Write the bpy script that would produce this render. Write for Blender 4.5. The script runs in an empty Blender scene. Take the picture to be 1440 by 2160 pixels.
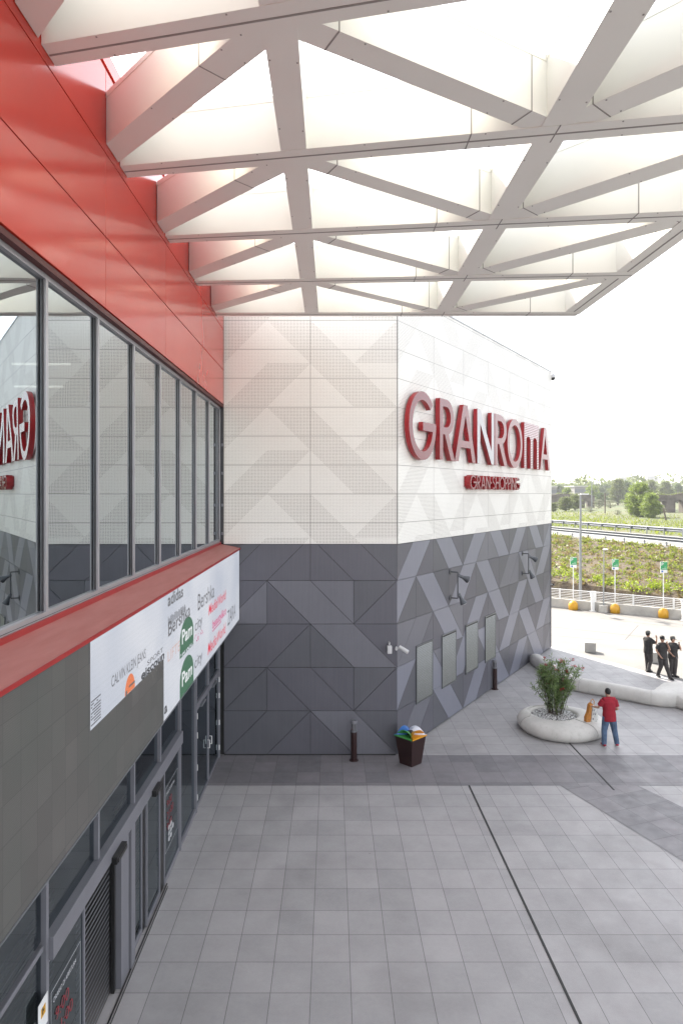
import bpy, bmesh, math, random
from mathutils import Vector, Matrix
random.seed(7)
D = bpy.data
scene = bpy.context.scene
COL = scene.collection
R = math.radians

# ------------------------------------------------------------------ camera, sky, sun, exposure
F, CX, CY, H = 1440.0, 700.0, 1040.0, 7.44        # from the perspective of the photograph (24 mm, shifted)
cam_d = D.cameras.new('camera'); cam = D.objects.new('camera', cam_d); COL.objects.link(cam)
cam.location = (0, 0, H); cam.rotation_euler = (R(90), 0, 0)
cam_d.sensor_fit = 'AUTO'; cam_d.sensor_width = 36; cam_d.lens = 24
cam_d.shift_x = 20/2160; cam_d.shift_y = -40/2160
cam_d.clip_start = .05; cam_d.clip_end = 6000
scene.camera = cam

SUN_EL = R(41); SUN_AZ = math.atan2(-.42, .91)
sunv = Vector((math.sin(SUN_AZ)*math.cos(SUN_EL), math.cos(SUN_AZ)*math.cos(SUN_EL), math.sin(SUN_EL)))
w = D.worlds.new('World'); scene.world = w; w.use_nodes = True
nt = w.node_tree; nt.nodes.clear()
sky = nt.nodes.new('ShaderNodeTexSky'); sky.sky_type = 'NISHITA'; sky.sun_disc = False
sky.sun_elevation = SUN_EL; sky.sun_rotation = SUN_AZ
sky.air_density = 1.0; sky.dust_density = 1.6; sky.ozone_density = 1.0; sky.altitude = 0
bg = nt.nodes.new('ShaderNodeBackground'); bg.inputs[1].default_value = .125
wo = nt.nodes.new('ShaderNodeOutputWorld')
hs = nt.nodes.new('ShaderNodeHueSaturation'); hs.inputs['Saturation'].default_value = .22      # hazy summer sky
nt.links.new(sky.outputs[0], hs.inputs['Color']); nt.links.new(hs.outputs[0], bg.inputs[0]); nt.links.new(bg.outputs[0], wo.inputs[0])
sd = D.lights.new('sun', 'SUN'); sd.energy = 3.4; sd.angle = R(.5); sd.color = (1, .93, .82)
sun = D.objects.new('sun', sd); COL.objects.link(sun)
sun.rotation_euler = sunv.to_track_quat('Z', 'Y').to_euler(); sun.location = (0, 0, 40)
vs = scene.view_settings
vs.view_transform = 'Standard'; vs.look = 'None'; vs.gamma = 1; vs.use_curve_mapping = False
vs.exposure = 2.1

# ------------------------------------------------------------------ helpers
def G(px, py, z=0.0):
    Y = F*(H-z)/(py-CY)
    return Vector(((px-CX)*Y/F, Y, z))
def AT(px, py, Y):
    return Vector(((px-CX)*Y/F, Y, H-(py-CY)*Y/F))

class MB:
    def __init__(s, M=None):
        s.v = []; s.f = []; s.m = []; s.uv = []; s.M = M or Matrix()
    def add(s, vs, fs, mi=0, uvs=None):
        b = len(s.v)
        for v in vs: s.v.append(s.M @ Vector(v))
        for f in fs:
            s.f.append([b+i for i in f]); s.m.append(mi)
            s.uv.append([uvs[i] for i in f] if uvs else None)
        return s
    def box(s, c, d, mi=0, rot=None):
        hx, hy, hz = d[0]/2, d[1]/2, d[2]/2
        p = [Vector((x, y, z)) for z in (-hz, hz) for y in (-hy, hy) for x in (-hx, hx)]
        if rot is not None: p = [rot @ q for q in p]
        p = [q+Vector(c) for q in p]
        return s.add(p, [(0,2,3,1),(4,5,7,6),(0,1,5,4),(2,6,7,3),(0,4,6,2),(1,3,7,5)], mi)
    def bb(s, x0, x1, y0, y1, z0, z1, mi=0):
        return s.box(((x0+x1)/2, (y0+y1)/2, (z0+z1)/2), (abs(x1-x0), abs(y1-y0), abs(z1-z0)), mi)
    def prism(s, poly, z0, z1, mi=0):
        n = len(poly)
        f0 = z0 if callable(z0) else (lambda p: z0); f1 = z1 if callable(z1) else (lambda p: z1)
        vs = [(p[0], p[1], f0(p)) for p in poly]+[(p[0], p[1], f1(p)) for p in poly]
        a = sum(poly[i][0]*poly[(i+1) % n][1]-poly[(i+1) % n][0]*poly[i][1] for i in range(n))
        fs = [tuple(range(n-1, -1, -1)), tuple(range(n, 2*n))]+[(i, (i+1) % n, n+(i+1) % n, n+i) for i in range(n)]
        if a < 0: fs = [tuple(reversed(f)) for f in fs]
        return s.add(vs, fs, mi)
    def tube(s, pts, rad, n=8, mi=0, cap=True, flat=1.0):
        pts = [Vector(p) for p in pts]
        if not hasattr(rad, '__len__'): rad = [rad]*len(pts)
        vs = []; prev = None
        for i, p in enumerate(pts):
            t = (pts[min(i+1, len(pts)-1)]-pts[max(i-1, 0)]).normalized()
            if prev is None:
                a = Vector((0, 0, 1)) if abs(t.z) < .9 else Vector((1, 0, 0))
                u = t.cross(a).normalized()
            else:
                u = (prev-t*prev.dot(t)).normalized()
            prev = u; w_ = t.cross(u)
            for k in range(n):
                a = 2*math.pi*k/n
                vs.append(p+(u*math.cos(a)+w_*math.sin(a)*flat)*rad[i])
        fs = []
        for i in range(len(pts)-1):
            for k in range(n):
                k2 = (k+1) % n
                fs.append((i*n+k, i*n+k2, (i+1)*n+k2, (i+1)*n+k))
        if cap:
            fs.append(tuple(range(n-1, -1, -1))); b = (len(pts)-1)*n; fs.append(tuple(range(b, b+n)))
        return s.add(vs, fs, mi)
    def lathe(s, prof, c=(0, 0, 0), n=24, mi=0):
        c = Vector(c); vs = []
        for r, z in prof:
            for k in range(n):
                a = 2*math.pi*k/n; vs.append(c+Vector((r*math.cos(a), r*math.sin(a), z)))
        fs = [(i*n+k, i*n+(k+1) % n, (i+1)*n+(k+1) % n, (i+1)*n+k) for i in range(len(prof)-1) for k in range(n)]
        fs.append(tuple(range(n-1, -1, -1))); b = (len(prof)-1)*n; fs.append(tuple(range(b, b+n)))
        return s.add(vs, fs, mi)
    def ball(s, c, r, n=12, mi=0):
        if not hasattr(r, '__len__'): r = (r, r, r)
        vs = []; m = n//2
        for i in range(m+1):
            t = math.pi*(.02+.96*i/m)
            for k in range(n):
                a = 2*math.pi*k/n
                vs.append((c[0]+r[0]*math.sin(t)*math.cos(a), c[1]+r[1]*math.sin(t)*math.sin(a), c[2]-r[2]*math.cos(t)))
        fs = [(i*n+k, i*n+(k+1) % n, (i+1)*n+(k+1) % n, (i+1)*n+k) for i in range(m) for k in range(n)]
        fs.append(tuple(range(n-1, -1, -1))); fs.append(tuple(range(m*n, m*n+n)))
        return s.add(vs, fs, mi)
    def build(s, name, mats, parent=None, smooth=False, voxel=None, bevel=0):
        if not isinstance(mats, (list, tuple)): mats = [mats]
        org = Vector((0, 0, 0))
        if parent is not None: org = WLOC[parent.name]
        me = D.meshes.new(name)
        me.from_pydata([tuple(v-org) for v in s.v], [], s.f)
        for m_ in mats: me.materials.append(m_)
        for p, mi in zip(me.polygons, s.m):
            p.material_index = mi; p.use_smooth = smooth
        if any(u is not None for u in s.uv):
            ul = me.uv_layers.new(name='UVMap'); li = 0
            for p, u in zip(me.polygons, s.uv):
                for j, l in enumerate(p.loop_indices):
                    if u is not None: ul.data[l].uv = u[j]
        me.update()
        if voxel: me = remesh(me, voxel, mats)
        o = D.objects.new(name, me); COL.objects.link(o)
        if bevel:
            b = o.modifiers.new('Bevel', 'BEVEL'); b.width = bevel; b.segments = 2; b.limit_method = 'ANGLE'
        if parent is not None: o.parent = parent
        WLOC[o.name] = org
        return o
WLOC = {}
def remesh(me, size, mats, it=4):
    o = D.objects.new('tmp', me); COL.objects.link(o)
    r = o.modifiers.new('r', 'REMESH'); r.mode = 'VOXEL'; r.voxel_size = size; r.use_smooth_shade = True
    s_ = o.modifiers.new('s', 'SMOOTH'); s_.iterations = it; s_.factor = .5
    dg = bpy.context.evaluated_depsgraph_get(); dg.update()
    m2 = D.meshes.new_from_object(o.evaluated_get(dg))
    D.objects.remove(o)
    m2.materials.clear()
    for m_ in mats: m2.materials.append(m_)
    for p in m2.polygons: p.use_smooth = True
    return m2
def thing(name, label, cat, loc=(0, 0, 0), group=None):
    o = D.objects.new(name, None); COL.objects.link(o); o.location = loc; o.empty_display_size = .2
    o['label'] = label; o['category'] = cat
    if group: o['group'] = group
    WLOC[o.name] = Vector(loc)
    return o
def tag(o, label, cat, group=None):
    o['label'] = label; o['category'] = cat
    if group: o['group'] = group
    return o
def struct(o, kind='structure'):
    o['kind'] = kind; return o
def copy_thing(src, loc, label, rz=None):
    c = src.copy(); COL.objects.link(c); c.location = loc; c['label'] = label
    if rz is not None: c.rotation_euler = (0, 0, rz)
    for ch in list(src.children):
        k = ch.copy(); COL.objects.link(k); k.parent = c
        for g in list(ch.children):
            q = g.copy(); COL.objects.link(q); q.parent = k
    return c

# ------------------------------------------------------------------ materials
class NT:
    def __init__(s, name):
        s.mat = D.materials.new(name); s.mat.use_nodes = True
        s.t = s.mat.node_tree; s.p = s.t.nodes['Principled BSDF']; s.out = s.t.nodes['Material Output']
    def n(s, typ, **k):
        x = s.t.nodes.new(typ)
        for a, b in k.items(): setattr(x, a, b)
        return x
    def l(s, a, b): s.t.links.new(a, b)
    def put(s, sock, v):
        if hasattr(v, 'is_output'): s.l(v, sock)
        else: sock.default_value = v
    def math(s, op, a, b=0.0, c=None):
        x = s.n('ShaderNodeMath', operation=op); s.put(x.inputs[0], a); s.put(x.inputs[1], b)
        if c is not None: s.put(x.inputs[2], c)
        return x.outputs[0]
    def mix(s, f, a, b):
        x = s.n('ShaderNodeMix', data_type='RGBA'); s.put(x.inputs[0], f); s.put(x.inputs[6], a); s.put(x.inputs[7], b)
        return x.outputs[2]
    def coord(s, which='Object'):
        return s.n('ShaderNodeTexCoord').outputs[which]
    def noise(s, vec, scale, detail=3, rough=.6):
        x = s.n('ShaderNodeTexNoise'); s.l(vec, x.inputs['Vector']); x.inputs['Scale'].default_value = scale
        x.inputs['Detail'].default_value = detail; x.inputs['Roughness'].default_value = rough
        return x.outputs[0]
    def ramp(s, f, stops):
        x = s.n('ShaderNodeValToRGB'); s.l(f, x.inputs[0]); e = x.color_ramp.elements
        while len(e) < len(stops): e.new(.5)
        for i, (p, c) in enumerate(stops): e[i].position = p; e[i].color = c
        return x.outputs[0]
    def bump(s, h, strength=.3, dist=.01):
        x = s.n('ShaderNodeBump'); s.l(h, x.inputs['Height']); x.inputs['Strength'].default_value = strength
        x.inputs['Distance'].default_value = dist; s.l(x.outputs[0], s.p.inputs['Normal'])
def C(r, g=None, b=None): return (r, r, r, 1) if g is None else (r, g, b, 1)
def simple(name, col, rough=.5, metal=0, var=.08, scale=3, spec=None, bump=0):
    m = NT(name); v = m.coord()
    n = m.noise(v, scale)
    lo = C(*[max(0, c*(1-var)) for c in col[:3]]); hi = C(*[min(1, c*(1+var)) for c in col[:3]])
    m.l(m.ramp(n, [(.3, lo), (.7, hi)]), m.p.inputs['Base Color'])
    m.p.inputs['Roughness'].default_value = rough; m.p.inputs['Metallic'].default_value = metal
    if spec is not None: m.p.inputs['Specular IOR Level'].default_value = spec
    if bump: m.bump(m.noise(v, scale*8), bump)
    return m.mat
def emit(name, col, st):
    m = NT(name); m.p.inputs['Base Color'].default_value = C(.02)
    m.p.inputs['Emission Color'].default_value = C(*col); m.p.inputs['Emission Strength'].default_value = st
    m.p.inputs['Roughness'].default_value = .5
    return m.mat
def glass(name, tint, ior=1.7, base=.06, rough=.0, refl=(1,1,1)):
    m = NT(name); t = m.t
    tr = m.n('ShaderNodeBsdfTransparent'); tr.inputs[0].default_value = C(*tint)
    gl = m.n('ShaderNodeBsdfGlossy'); gl.inputs[0].default_value = C(*refl); gl.inputs['Roughness'].default_value = rough
    fr = m.n('ShaderNodeFresnel'); fr.inputs[0].default_value = ior
    v = m.coord(); bp = m.n('ShaderNodeBump'); bp.inputs['Strength'].default_value = .12; bp.inputs['Distance'].default_value = .01
    m.l(m.noise(v, .9, 1), bp.inputs['Height']); m.l(bp.outputs[0], gl.inputs['Normal'])
    f = m.math('ADD', fr.outputs[0], base)
    mx = m.n('ShaderNodeMixShader'); m.l(f, mx.inputs[0]); m.l(tr.outputs[0], mx.inputs[1]); m.l(gl.outputs[0], mx.inputs[2])
    m.l(mx.outputs[0], m.out.inputs[0]); t.nodes.remove(m.p)
    return m.mat

# paving: joints and one tone per tile
def paving(name, lo, hi, ox, oy, sx, sy, rot=0.0):
    m = NT(name); v = m.coord()
    if rot:
        mp = m.n('ShaderNodeMapping'); mp.inputs['Rotation'].default_value = (0, 0, rot); m.l(v, mp.inputs[0]); v2 = mp.outputs[0]
    else: v2 = v
    sp = m.n('ShaderNodeSeparateXYZ'); m.l(v2, sp.inputs[0])
    u = m.math('DIVIDE', m.math('SUBTRACT', sp.outputs[0], ox), sx)
    q = m.math('DIVIDE', m.math('SUBTRACT', sp.outputs[1], oy), sy)
    fu, fq = m.math('FRACT', u), m.math('FRACT', q)
    du = m.math('MULTIPLY', m.math('MINIMUM', fu, m.math('SUBTRACT', 1.0, fu)), sx)
    dq = m.math('MULTIPLY', m.math('MINIMUM', fq, m.math('SUBTRACT', 1.0, fq)), sy)
    d = m.math('MINIMUM', du, dq)
    joint = m.math('LESS_THAN', d, .0048)
    cx = m.n('ShaderNodeCombineXYZ'); m.l(m.math('FLOOR', u), cx.inputs[0]); m.l(m.math('FLOOR', q), cx.inputs[1])
    wn = m.n('ShaderNodeTexWhiteNoise', noise_dimensions='3D'); m.l(cx.outputs[0], wn.inputs[0])
    tone = m.math('ADD', m.math('MULTIPLY', wn.outputs[0], .26), m.math('MULTIPLY', m.noise(v, 1.3, 5), .52))
    tone = m.math('ADD', tone, m.math('MULTIPLY', m.noise(v, 14, 6, .7), .28))
    col = m.ramp(tone, [(.25, C(*lo)), (.75, C(*hi))])
    hue = m.mix(m.math('MULTIPLY', wn.outputs[1] if False else wn.outputs[0], .35), col, m.mix(.5, col, C(.30, .26, .27)))
    st = m.ramp(m.noise(v, .28, 4), [(.52, C(0)), (.74, C(.42))])
    col = m.mix(st, hue, C(.13, .12, .12))
    vo = m.n('ShaderNodeTexVoronoi'); vo.inputs['Scale'].default_value = 1.1; m.l(v, vo.inputs['Vector'])
    spot = m.math('LESS_THAN', vo.outputs['Distance'], .016)
    col = m.mix(m.math('MULTIPLY', spot, .7), col, C(.06))
    # fine drips and gum
    vo2 = m.n('ShaderNodeTexVoronoi'); vo2.inputs['Scale'].default_value = 4.3; m.l(v, vo2.inputs['Vector'])
    col = m.mix(m.math('MULTIPLY', m.math('LESS_THAN', vo2.outputs['Distance'], .03), .22), col, C(.5))
    col = m.mix(m.math('MULTIPLY', joint, .75), col, C(.045, .043, .045))
    m.l(col, m.p.inputs['Base Color'])
    m.p.inputs['Roughness'].default_value = .55
    m.l(m.ramp(m.noise(v, 3, 4), [(.3, C(.42)), (.7, C(.66))]), m.p.inputs['Roughness'])
    m.bump(m.math('SUBTRACT', m.noise(v, 40, 3), joint), .25, .004)
    return m.mat
M = {}
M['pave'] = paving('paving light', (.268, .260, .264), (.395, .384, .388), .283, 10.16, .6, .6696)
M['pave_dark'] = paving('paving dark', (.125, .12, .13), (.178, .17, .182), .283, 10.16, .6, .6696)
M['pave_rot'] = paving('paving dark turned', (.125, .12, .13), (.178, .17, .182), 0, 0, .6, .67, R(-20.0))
M['dark'] = simple('dark joint', C(.02), .7)
M['white'] = simple('white coated metal', C(.84, .83, .775), .38, var=.025, scale=.8)
M['cop'] = simple('grey coping metal', C(.42, .43, .45), .45)
M['joint'] = simple('panel joint', C(.30, .28, .26), .8)
def panelmat(name, a, b, rough=.45):
    m = NT(name); v = m.coord('UV')
    mp = m.n('ShaderNodeMapping'); mp.inputs['Scale'].default_value = (18, .6, 1); m.l(v, mp.inputs[0])
    n = m.math('ADD', m.math('MULTIPLY', m.noise(mp.outputs[0], 1, 3), .5), m.math('MULTIPLY', m.noise(v, .8, 4), .5))
    m.l(m.ramp(n, [(.3, C(*a)), (.7, C(*b))]), m.p.inputs['Base Color'])
    m.p.inputs['Roughness'].default_value = rough; m.p.inputs['Metallic'].default_value = .25
    m.bump(m.noise(mp.outputs[0], 2, 3), .06, .003)
    return m.mat
M['g_dark'] = panelmat('slate panel', (.096, .097, .114), (.119, .120, .139))
M['g_dark2'] = panelmat('slate panel warm', (.100, .099, .120), (.124, .122, .146))
M['g_mid'] = panelmat('grey panel', (.14, .14, .165), (.168, .168, .195))
M['g_light'] = panelmat('pale grey panel', (.20, .205, .25), (.235, .24, .29), .4)
# perforated white cladding
def perf(name, r):
    m = NT(name); v = m.coord('UV'); sp = m.n('ShaderNodeSeparateXYZ'); m.l(v, sp.inputs[0])
    k = 1.227/30
    a = m.math('SUBTRACT', m.math('FRACT', m.math('DIVIDE', sp.outputs[0], k)), .5)
    b = m.math('SUBTRACT', m.math('FRACT', m.math('DIVIDE', sp.outputs[1], k)), .5)
    d = m.math('SQRT', m.math('ADD', m.math('MULTIPLY', a, a), m.math('MULTIPLY', b, b)))
    dot = m.math('LESS_THAN', d, r)
    z = m.math('FRACT', m.math('DIVIDE', m.math('SUBTRACT', sp.outputs[1], 12.335-.82*20), .82))
    dz = m.math('MINIMUM', z, m.math('SUBTRACT', 1.0, z))
    jz = m.math('LESS_THAN', dz, .0115)
    x = m.math('FRACT', m.math('DIVIDE', m.math('ADD', sp.outputs[0], 2.454*20), 2.454))
    dx = m.math('MINIMUM', x, m.math('SUBTRACT', 1.0, x))
    jx = m.math('LESS_THAN', dx, .0032)
    j = m.math('MAXIMUM', jz, jx)
    base = m.ramp(m.noise(v, .7, 3), [(.3, C(.78, .765, .73)), (.7, C(.82, .805, .77))])
    c = m.mix(dot, base, C(.17, .14, .12)); c = m.mix(m.math('MULTIPLY', j, .8), c, C(.22, .2, .19))
    m.l(c, m.p.inputs['Base Color']); m.p.inputs['Roughness'].default_value = .42
    return m.mat
M['perf_fine'] = perf('white cladding fine holes', .15)
M['perf_big'] = perf('white cladding wide holes', .25)
mm = NT('red coated panel'); v = mm.coord()
mm.l(mm.ramp(mm.noise(v, .5, 3), [(.3, C(.48, .030, .017)), (.7, C(.54, .038, .021))]), mm.p.inputs['Base Color'])
mm.p.inputs['Roughness'].default_value = .17; mm.p.inputs['IOR'].default_value = 1.58
mm.bump(mm.noise(v, .35, 1), .25, .05)
M['red'] = mm.mat
M['red_trim'] = simple('red painted trim', C(.30, .008, .010), .4)
mm = NT('weathered red ledge'); v = mm.coord()
mp = mm.n('ShaderNodeMapping'); mp.inputs['Scale'].default_value = (1, .12, 1); mm.l(v, mp.inputs[0])
a = mm.ramp(mm.noise(mp.outputs[0], 9, 5), [(.3, C(.32, .095, .082)), (.7, C(.38, .135, .12))])
vo = mm.n('ShaderNodeTexVoronoi'); vo.inputs['Scale'].default_value = 1.7; mm.l(v, vo.inputs['Vector'])
a = mm.mix(mm.math('LESS_THAN', vo.outputs['Distance'], .035), a, C(.06, .03, .03))
mm.l(a, mm.p.inputs['Base Color']); mm.p.inputs['Roughness'].default_value = .5
M['ledge'] = mm.mat
M['alu'] = simple('grey aluminium', C(.36, .355, .38), .38, .5, .04)
M['alu_dk'] = simple('dark aluminium', C(.045, .045, .05), .4, .4)
M['alu_mid'] = simple('mid grey frame', C(.20, .20, .225), .42, .3, .04)
M['glass_up'] = glass('reflective window glass', (.22, .24, .23), 1.75, .36, refl=(.86, .94, .97))
M['glass_shop'] = glass('shopfront glass', (.34, .38, .38), 1.55, .07, refl=(.8, .9, .95))
M['interior'] = simple('dark interior', C(.035, .04, .045), .8)
M['shutter'] = simple('roller shutter metal', C(.16, .16, .175), .4, .3)
M['black'] = simple('black plastic', C(.012), .4)
mm = NT('unlit video tiles'); v = mm.coord('UV'); sp = mm.n('ShaderNodeSeparateXYZ'); mm.l(v, sp.inputs[0])
def saw(m, s_, k, wd):
    f = m.math('FRACT', m.math('DIVIDE', s_, k)); return m.math('LESS_THAN', m.math('MINIMUM', f, m.math('SUBTRACT', 1.0, f)), wd)
cx_ = mm.n('ShaderNodeCombineXYZ'); mm.l(mm.math('FLOOR', mm.math('DIVIDE', sp.outputs[0], .32)), cx_.inputs[0]); mm.l(mm.math('FLOOR', mm.math('DIVIDE', sp.outputs[1], .3293)), cx_.inputs[1])
wn = mm.n('ShaderNodeTexWhiteNoise'); mm.l(cx_.outputs[0], wn.inputs[0])
a = mm.mix(wn.outputs[0], C(.080, .076, .072), C(.108, .103, .097))
a = mm.mix(mm.ramp(mm.noise(v, .6, 3), [(.4, C(0)), (.65, C(.7))]), a, C(.078, .084, .077))
j = mm.math('MAXIMUM', saw(mm, sp.outputs[0], .32, .012), saw(mm, sp.outputs[1], .3293, .012))
a = mm.mix(mm.math('MULTIPLY', j, .6), a, C(.04))
dots = saw(mm, sp.outputs[1], .02, .2)
a = mm.mix(mm.math('MULTIPLY', dots, .3), a, C(.05))
mm.l(a, mm.p.inputs['Base Color']); mm.p.inputs['Roughness'].default_value = .55
M['led_off'] = mm.mat
mm = NT('lit video tiles'); v = mm.coord('UV'); sp = mm.n('ShaderNodeSeparateXYZ'); mm.l(v, sp.inputs[0])
wa = mm.n('ShaderNodeTexWave'); wa.inputs['Scale'].default_value = 4.5; wa.inputs['Distortion'].default_value = 3.5; wa.bands_direction = 'Y'; mm.l(v, wa.inputs['Vector'])
a = mm.ramp(mm.noise(v, .5, 2), [(.3, C(.52, .56, .65)), (.7, C(.72, .74, .80))])
a = mm.mix(mm.math('MULTIPLY', wa.outputs['Fac'], .10), a, C(.35, .38, .45))
j = mm.math('MAXIMUM', saw(mm, sp.outputs[0], .32, .01), saw(mm, sp.outputs[1], .3293, .01))
a = mm.mix(mm.math('MULTIPLY', j, .16), a, C(.3))
SCR = .20
mm.l(a, mm.p.inputs['Emission Color']); mm.p.inputs['Emission Strength'].default_value = SCR; mm.p.inputs['Base Color'].default_value = C(.06)
M['led_on'] = mm.mat
for k_, c_ in dict(t_black=(.03,.03,.035), t_grey=(.13,.13,.14), t_red=(.75,.05,.09), t_mag=(.70,.02,.20), t_green=(.045,.16,.085), t_white=(.85,.88,.9), t_orange=(.85,.22,.07), t_pale=(.72,.5,.45)).items():
    M[k_] = emit('screen '+k_, c_, SCR)
M['sign_side'] = simple('red sign side', C(.34, .012, .018), .35)
mm = NT('red sign face'); mm.p.inputs['Base Color'].default_value = C(.17, .012, .024); mm.p.inputs['Roughness'].default_value = .2
mm.p.inputs['Coat Weight'].default_value = .15; mm.p.inputs['Coat IOR'].default_value = 1.5; mm.p.inputs['Coat Roughness'].default_value = .15
mm.bump(mm.noise(mm.coord(), 1.5), .03); M['sign_face'] = mm.mat
M['sign_white'] = simple('white sign face', C(.43, .41, .43), .25)
mm = NT('striped sign face'); sp = mm.n('ShaderNodeSeparateXYZ'); mm.l(mm.coord('Generated'), sp.inputs[0])
f_ = mm.math('FRACT', mm.math('MULTIPLY', sp.outputs[2], 27.0))
mm.l(mm.mix(mm.math('LESS_THAN', f_, .45), C(.20, .018, .03), C(.50, .42, .45)), mm.p.inputs['Base Color']); mm.p.inputs['Roughness'].default_value = .25
M['sign_stripe'] = mm.mat
mm = NT('pale bench concrete'); v = mm.coord(); mp = mm.n('ShaderNodeMapping'); mp.inputs['Scale'].default_value = (1, 1, .35); mm.l(v, mp.inputs[0])
a = mm.ramp(mm.noise(v, 1.6, 6, .7), [(.3, C(.48, .465, .44)), (.7, C(.60, .58, .55))])
a = mm.mix(mm.ramp(mm.noise(mp.outputs[0], 5, 6, .75), [(.55, C(0)), (.75, C(.35))]), a, C(.22, .20, .17))
mm.l(a, mm.p.inputs['Base Color']); mm.p.inputs['Roughness'].default_value = .65; mm.bump(mm.noise(v, 30, 4), .15, .01); M['concrete'] = mm.mat
M['conc2'] = simple('weathered concrete', C(.40, .385, .36), .8, var=.2, scale=1.5, bump=.15)
M['parking'] = simple('parking concrete', C(.185, .176, .166), .85, var=.10, scale=.4)
M['shoulder'] = simple('road shoulder', C(.15, .14, .125), .9, var=.15)
M['rail'] = simple('weathered guardrail', C(.085, .095, .11), .55, .2)
M['road'] = simple('worn road', C(.13, .127, .12), .85, var=.1, scale=.5)
M['galv'] = simple('galvanised steel', C(.16, .17, .185), .5, .3)
M['brown'] = simple('dark brown metal', C(.030, .011, .011), .4, .2)
M['l_blue'] = simple('blue lid', C(.0, .10, .36), .35); M['l_green'] = simple('green lid', C(.06, .30, .07), .35)
M['l_yellow'] = simple('yellow lid', C(.62, .28, .015), .35); M['l_white'] = simple('white lid', C(.68, .70, .78), .35)
M['yellow'] = simple('yellow plastic', C(.60, .31, .012), .45)
M['gwhite'] = simple('white painted metal', C(.72), .45)
M['green_sign'] = simple('green sign face', C(.03, .30, .11), .4)
M['soil'] = simple('dark soil', C(.07, .05, .038), .95, var=.4, scale=4, bump=.5)
def leafmat(name, a, b, sub=.0):
    m = NT(name)
    oi = m.n('ShaderNodeNewGeometry')
    m.l(m.ramp(oi.outputs['Random Per Island'], [(.0, C(*a)), (1, C(*b))]), m.p.inputs['Base Color'])
    m.p.inputs['Roughness'].default_value = .5
    m.p.inputs['Specular IOR Level'].default_value = .3
    tl = m.n('ShaderNodeBsdfTranslucent'); tl.inputs[0].default_value = C(b[0]*1.3, b[1]*1.4, b[2])
    mx = m.n('ShaderNodeMixShader'); mx.inputs[0].default_value = .35
    m.l(m.p.outputs[0], mx.inputs[1]); m.l(tl.outputs[0], mx.inputs[2]); m.l(mx.outputs[0], m.out.inputs[0])
    return m.mat
M['lf_ole'] = leafmat('oleander leaf', (.06, .11, .035), (.26, .34, .15))
M['lf_dark'] = leafmat('dark tree leaf', (.03, .055, .025), (.085, .12, .05))
M['lf_light'] = leafmat('light tree leaf', (.06, .10, .02), (.22, .27, .06))
M['lf_mid'] = leafmat('mid tree leaf', (.045, .07, .022), (.15, .17, .06))
M['lf_grey'] = leafmat('grey shrub leaf', (.10, .11, .085), (.22, .22, .17))
M['lf_scrub'] = leafmat('bank scrub leaf', (.05, .075, .014), (.22, .24, .05))
M['lf_dry'] = leafmat('dry bank stems', (.08, .06, .03), (.22, .16, .085))
M['lf_yel'] = leafmat('yellow green shrub', (.10, .15, .015), (.27, .32, .04))
M['bark'] = simple('bark', C(.10, .08, .06), .9, var=.3, scale=6)
M['petal'] = simple('red petal', C(.40, .004, .02), .5)
mm = NT('white pebbles'); mm.l(mm.ramp(mm.n('ShaderNodeNewGeometry').outputs['Random Per Island'], [(0, C(.12)), (.35, C(.6)), (1, C(.85))]), mm.p.inputs['Base Color']); M['pebble'] = mm.mat
M['skin'] = simple('skin', C(.42, .24, .17), .5)
M['hair'] = simple('dark hair', C(.012, .010, .010), .6)
M['polo'] = simple('red polo cotton', C(.28, .008, .022), .85, var=.12, scale=9)
M['jeans'] = simple('blue denim', C(.075, .12, .20), .85, var=.35, scale=7)
M['blackcl'] = simple('haze-lifted black cotton', C(.034, .031, .031), .85, var=.25, scale=8)  # shirt and trouser blacks raised to paint in distance haze
M['blacktr'] = simple('black trousers', C(.048, .043, .042), .8, var=.3, scale=8)
M['shoe_red'] = simple('red shoe', C(.30, .01, .03), .5); M['sole'] = simple('pale sole', C(.5), .6)
M['shoe_bk'] = simple('black shoe', C(.015), .4)
M['cap'] = simple('grey cap', C(.10, .10, .095), .85)
M['orange_bag'] = simple('tan orange leather', C(.50, .20, .035), .55, var=.2, scale=12)
mm = NT('printed fabric'); vo = mm.n('ShaderNodeTexVoronoi'); vo.inputs['Scale'].default_value = 16; mm.l(mm.coord(), vo.inputs['Vector'])
mm.l(mm.ramp(vo.outputs['Distance'], [(.2, C(.08, .10, .13)), (.4, C(.6, .6, .58)), (.7, C(.7, .7, .68))]), mm.p.inputs['Base Color']); M['print'] = mm.mat
M['brick_old'] = simple('old tuff stone', C(.115, .098, .082), .95, var=.45, scale=.5, bump=.3)
M['far_wall'] = simple('far plaster', C(.22, .21, .205), .9, var=.1, scale=.2)
M['far_win'] = simple('far window', C(.12, .13, .15), .4)
mm = NT('dry meadow'); v = mm.coord()
a = mm.ramp(mm.noise(v, .05, 6, .7), [(.35, C(.05, .075, .018)), (.5, C(.075, .085, .025)), (.68, C(.13, .10, .045))])
a = mm.mix(mm.math('MULTIPLY', mm.noise(v, 1.5, 5), .5), a, C(.05, .08, .02))
mm.l(a, mm.p.inputs['Base Color']); mm.p.inputs['Roughness'].default_value = .95; M['field'] = mm.mat
M['lamp_lens'] = simple('lamp lens', C(.75), .1)
M['lamp_grey'] = simple('spotlight grey', C(.085, .09, .10), .4, .3)
M['cctv'] = simple('camera housing', C(.55, .55, .56), .4)
M['vent'] = simple('louvre metal', C(.19, .20, .21), .3, .6, .06)
M['tube'] = emit('ceiling tube light', (1, .97, .9), .4)

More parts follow.
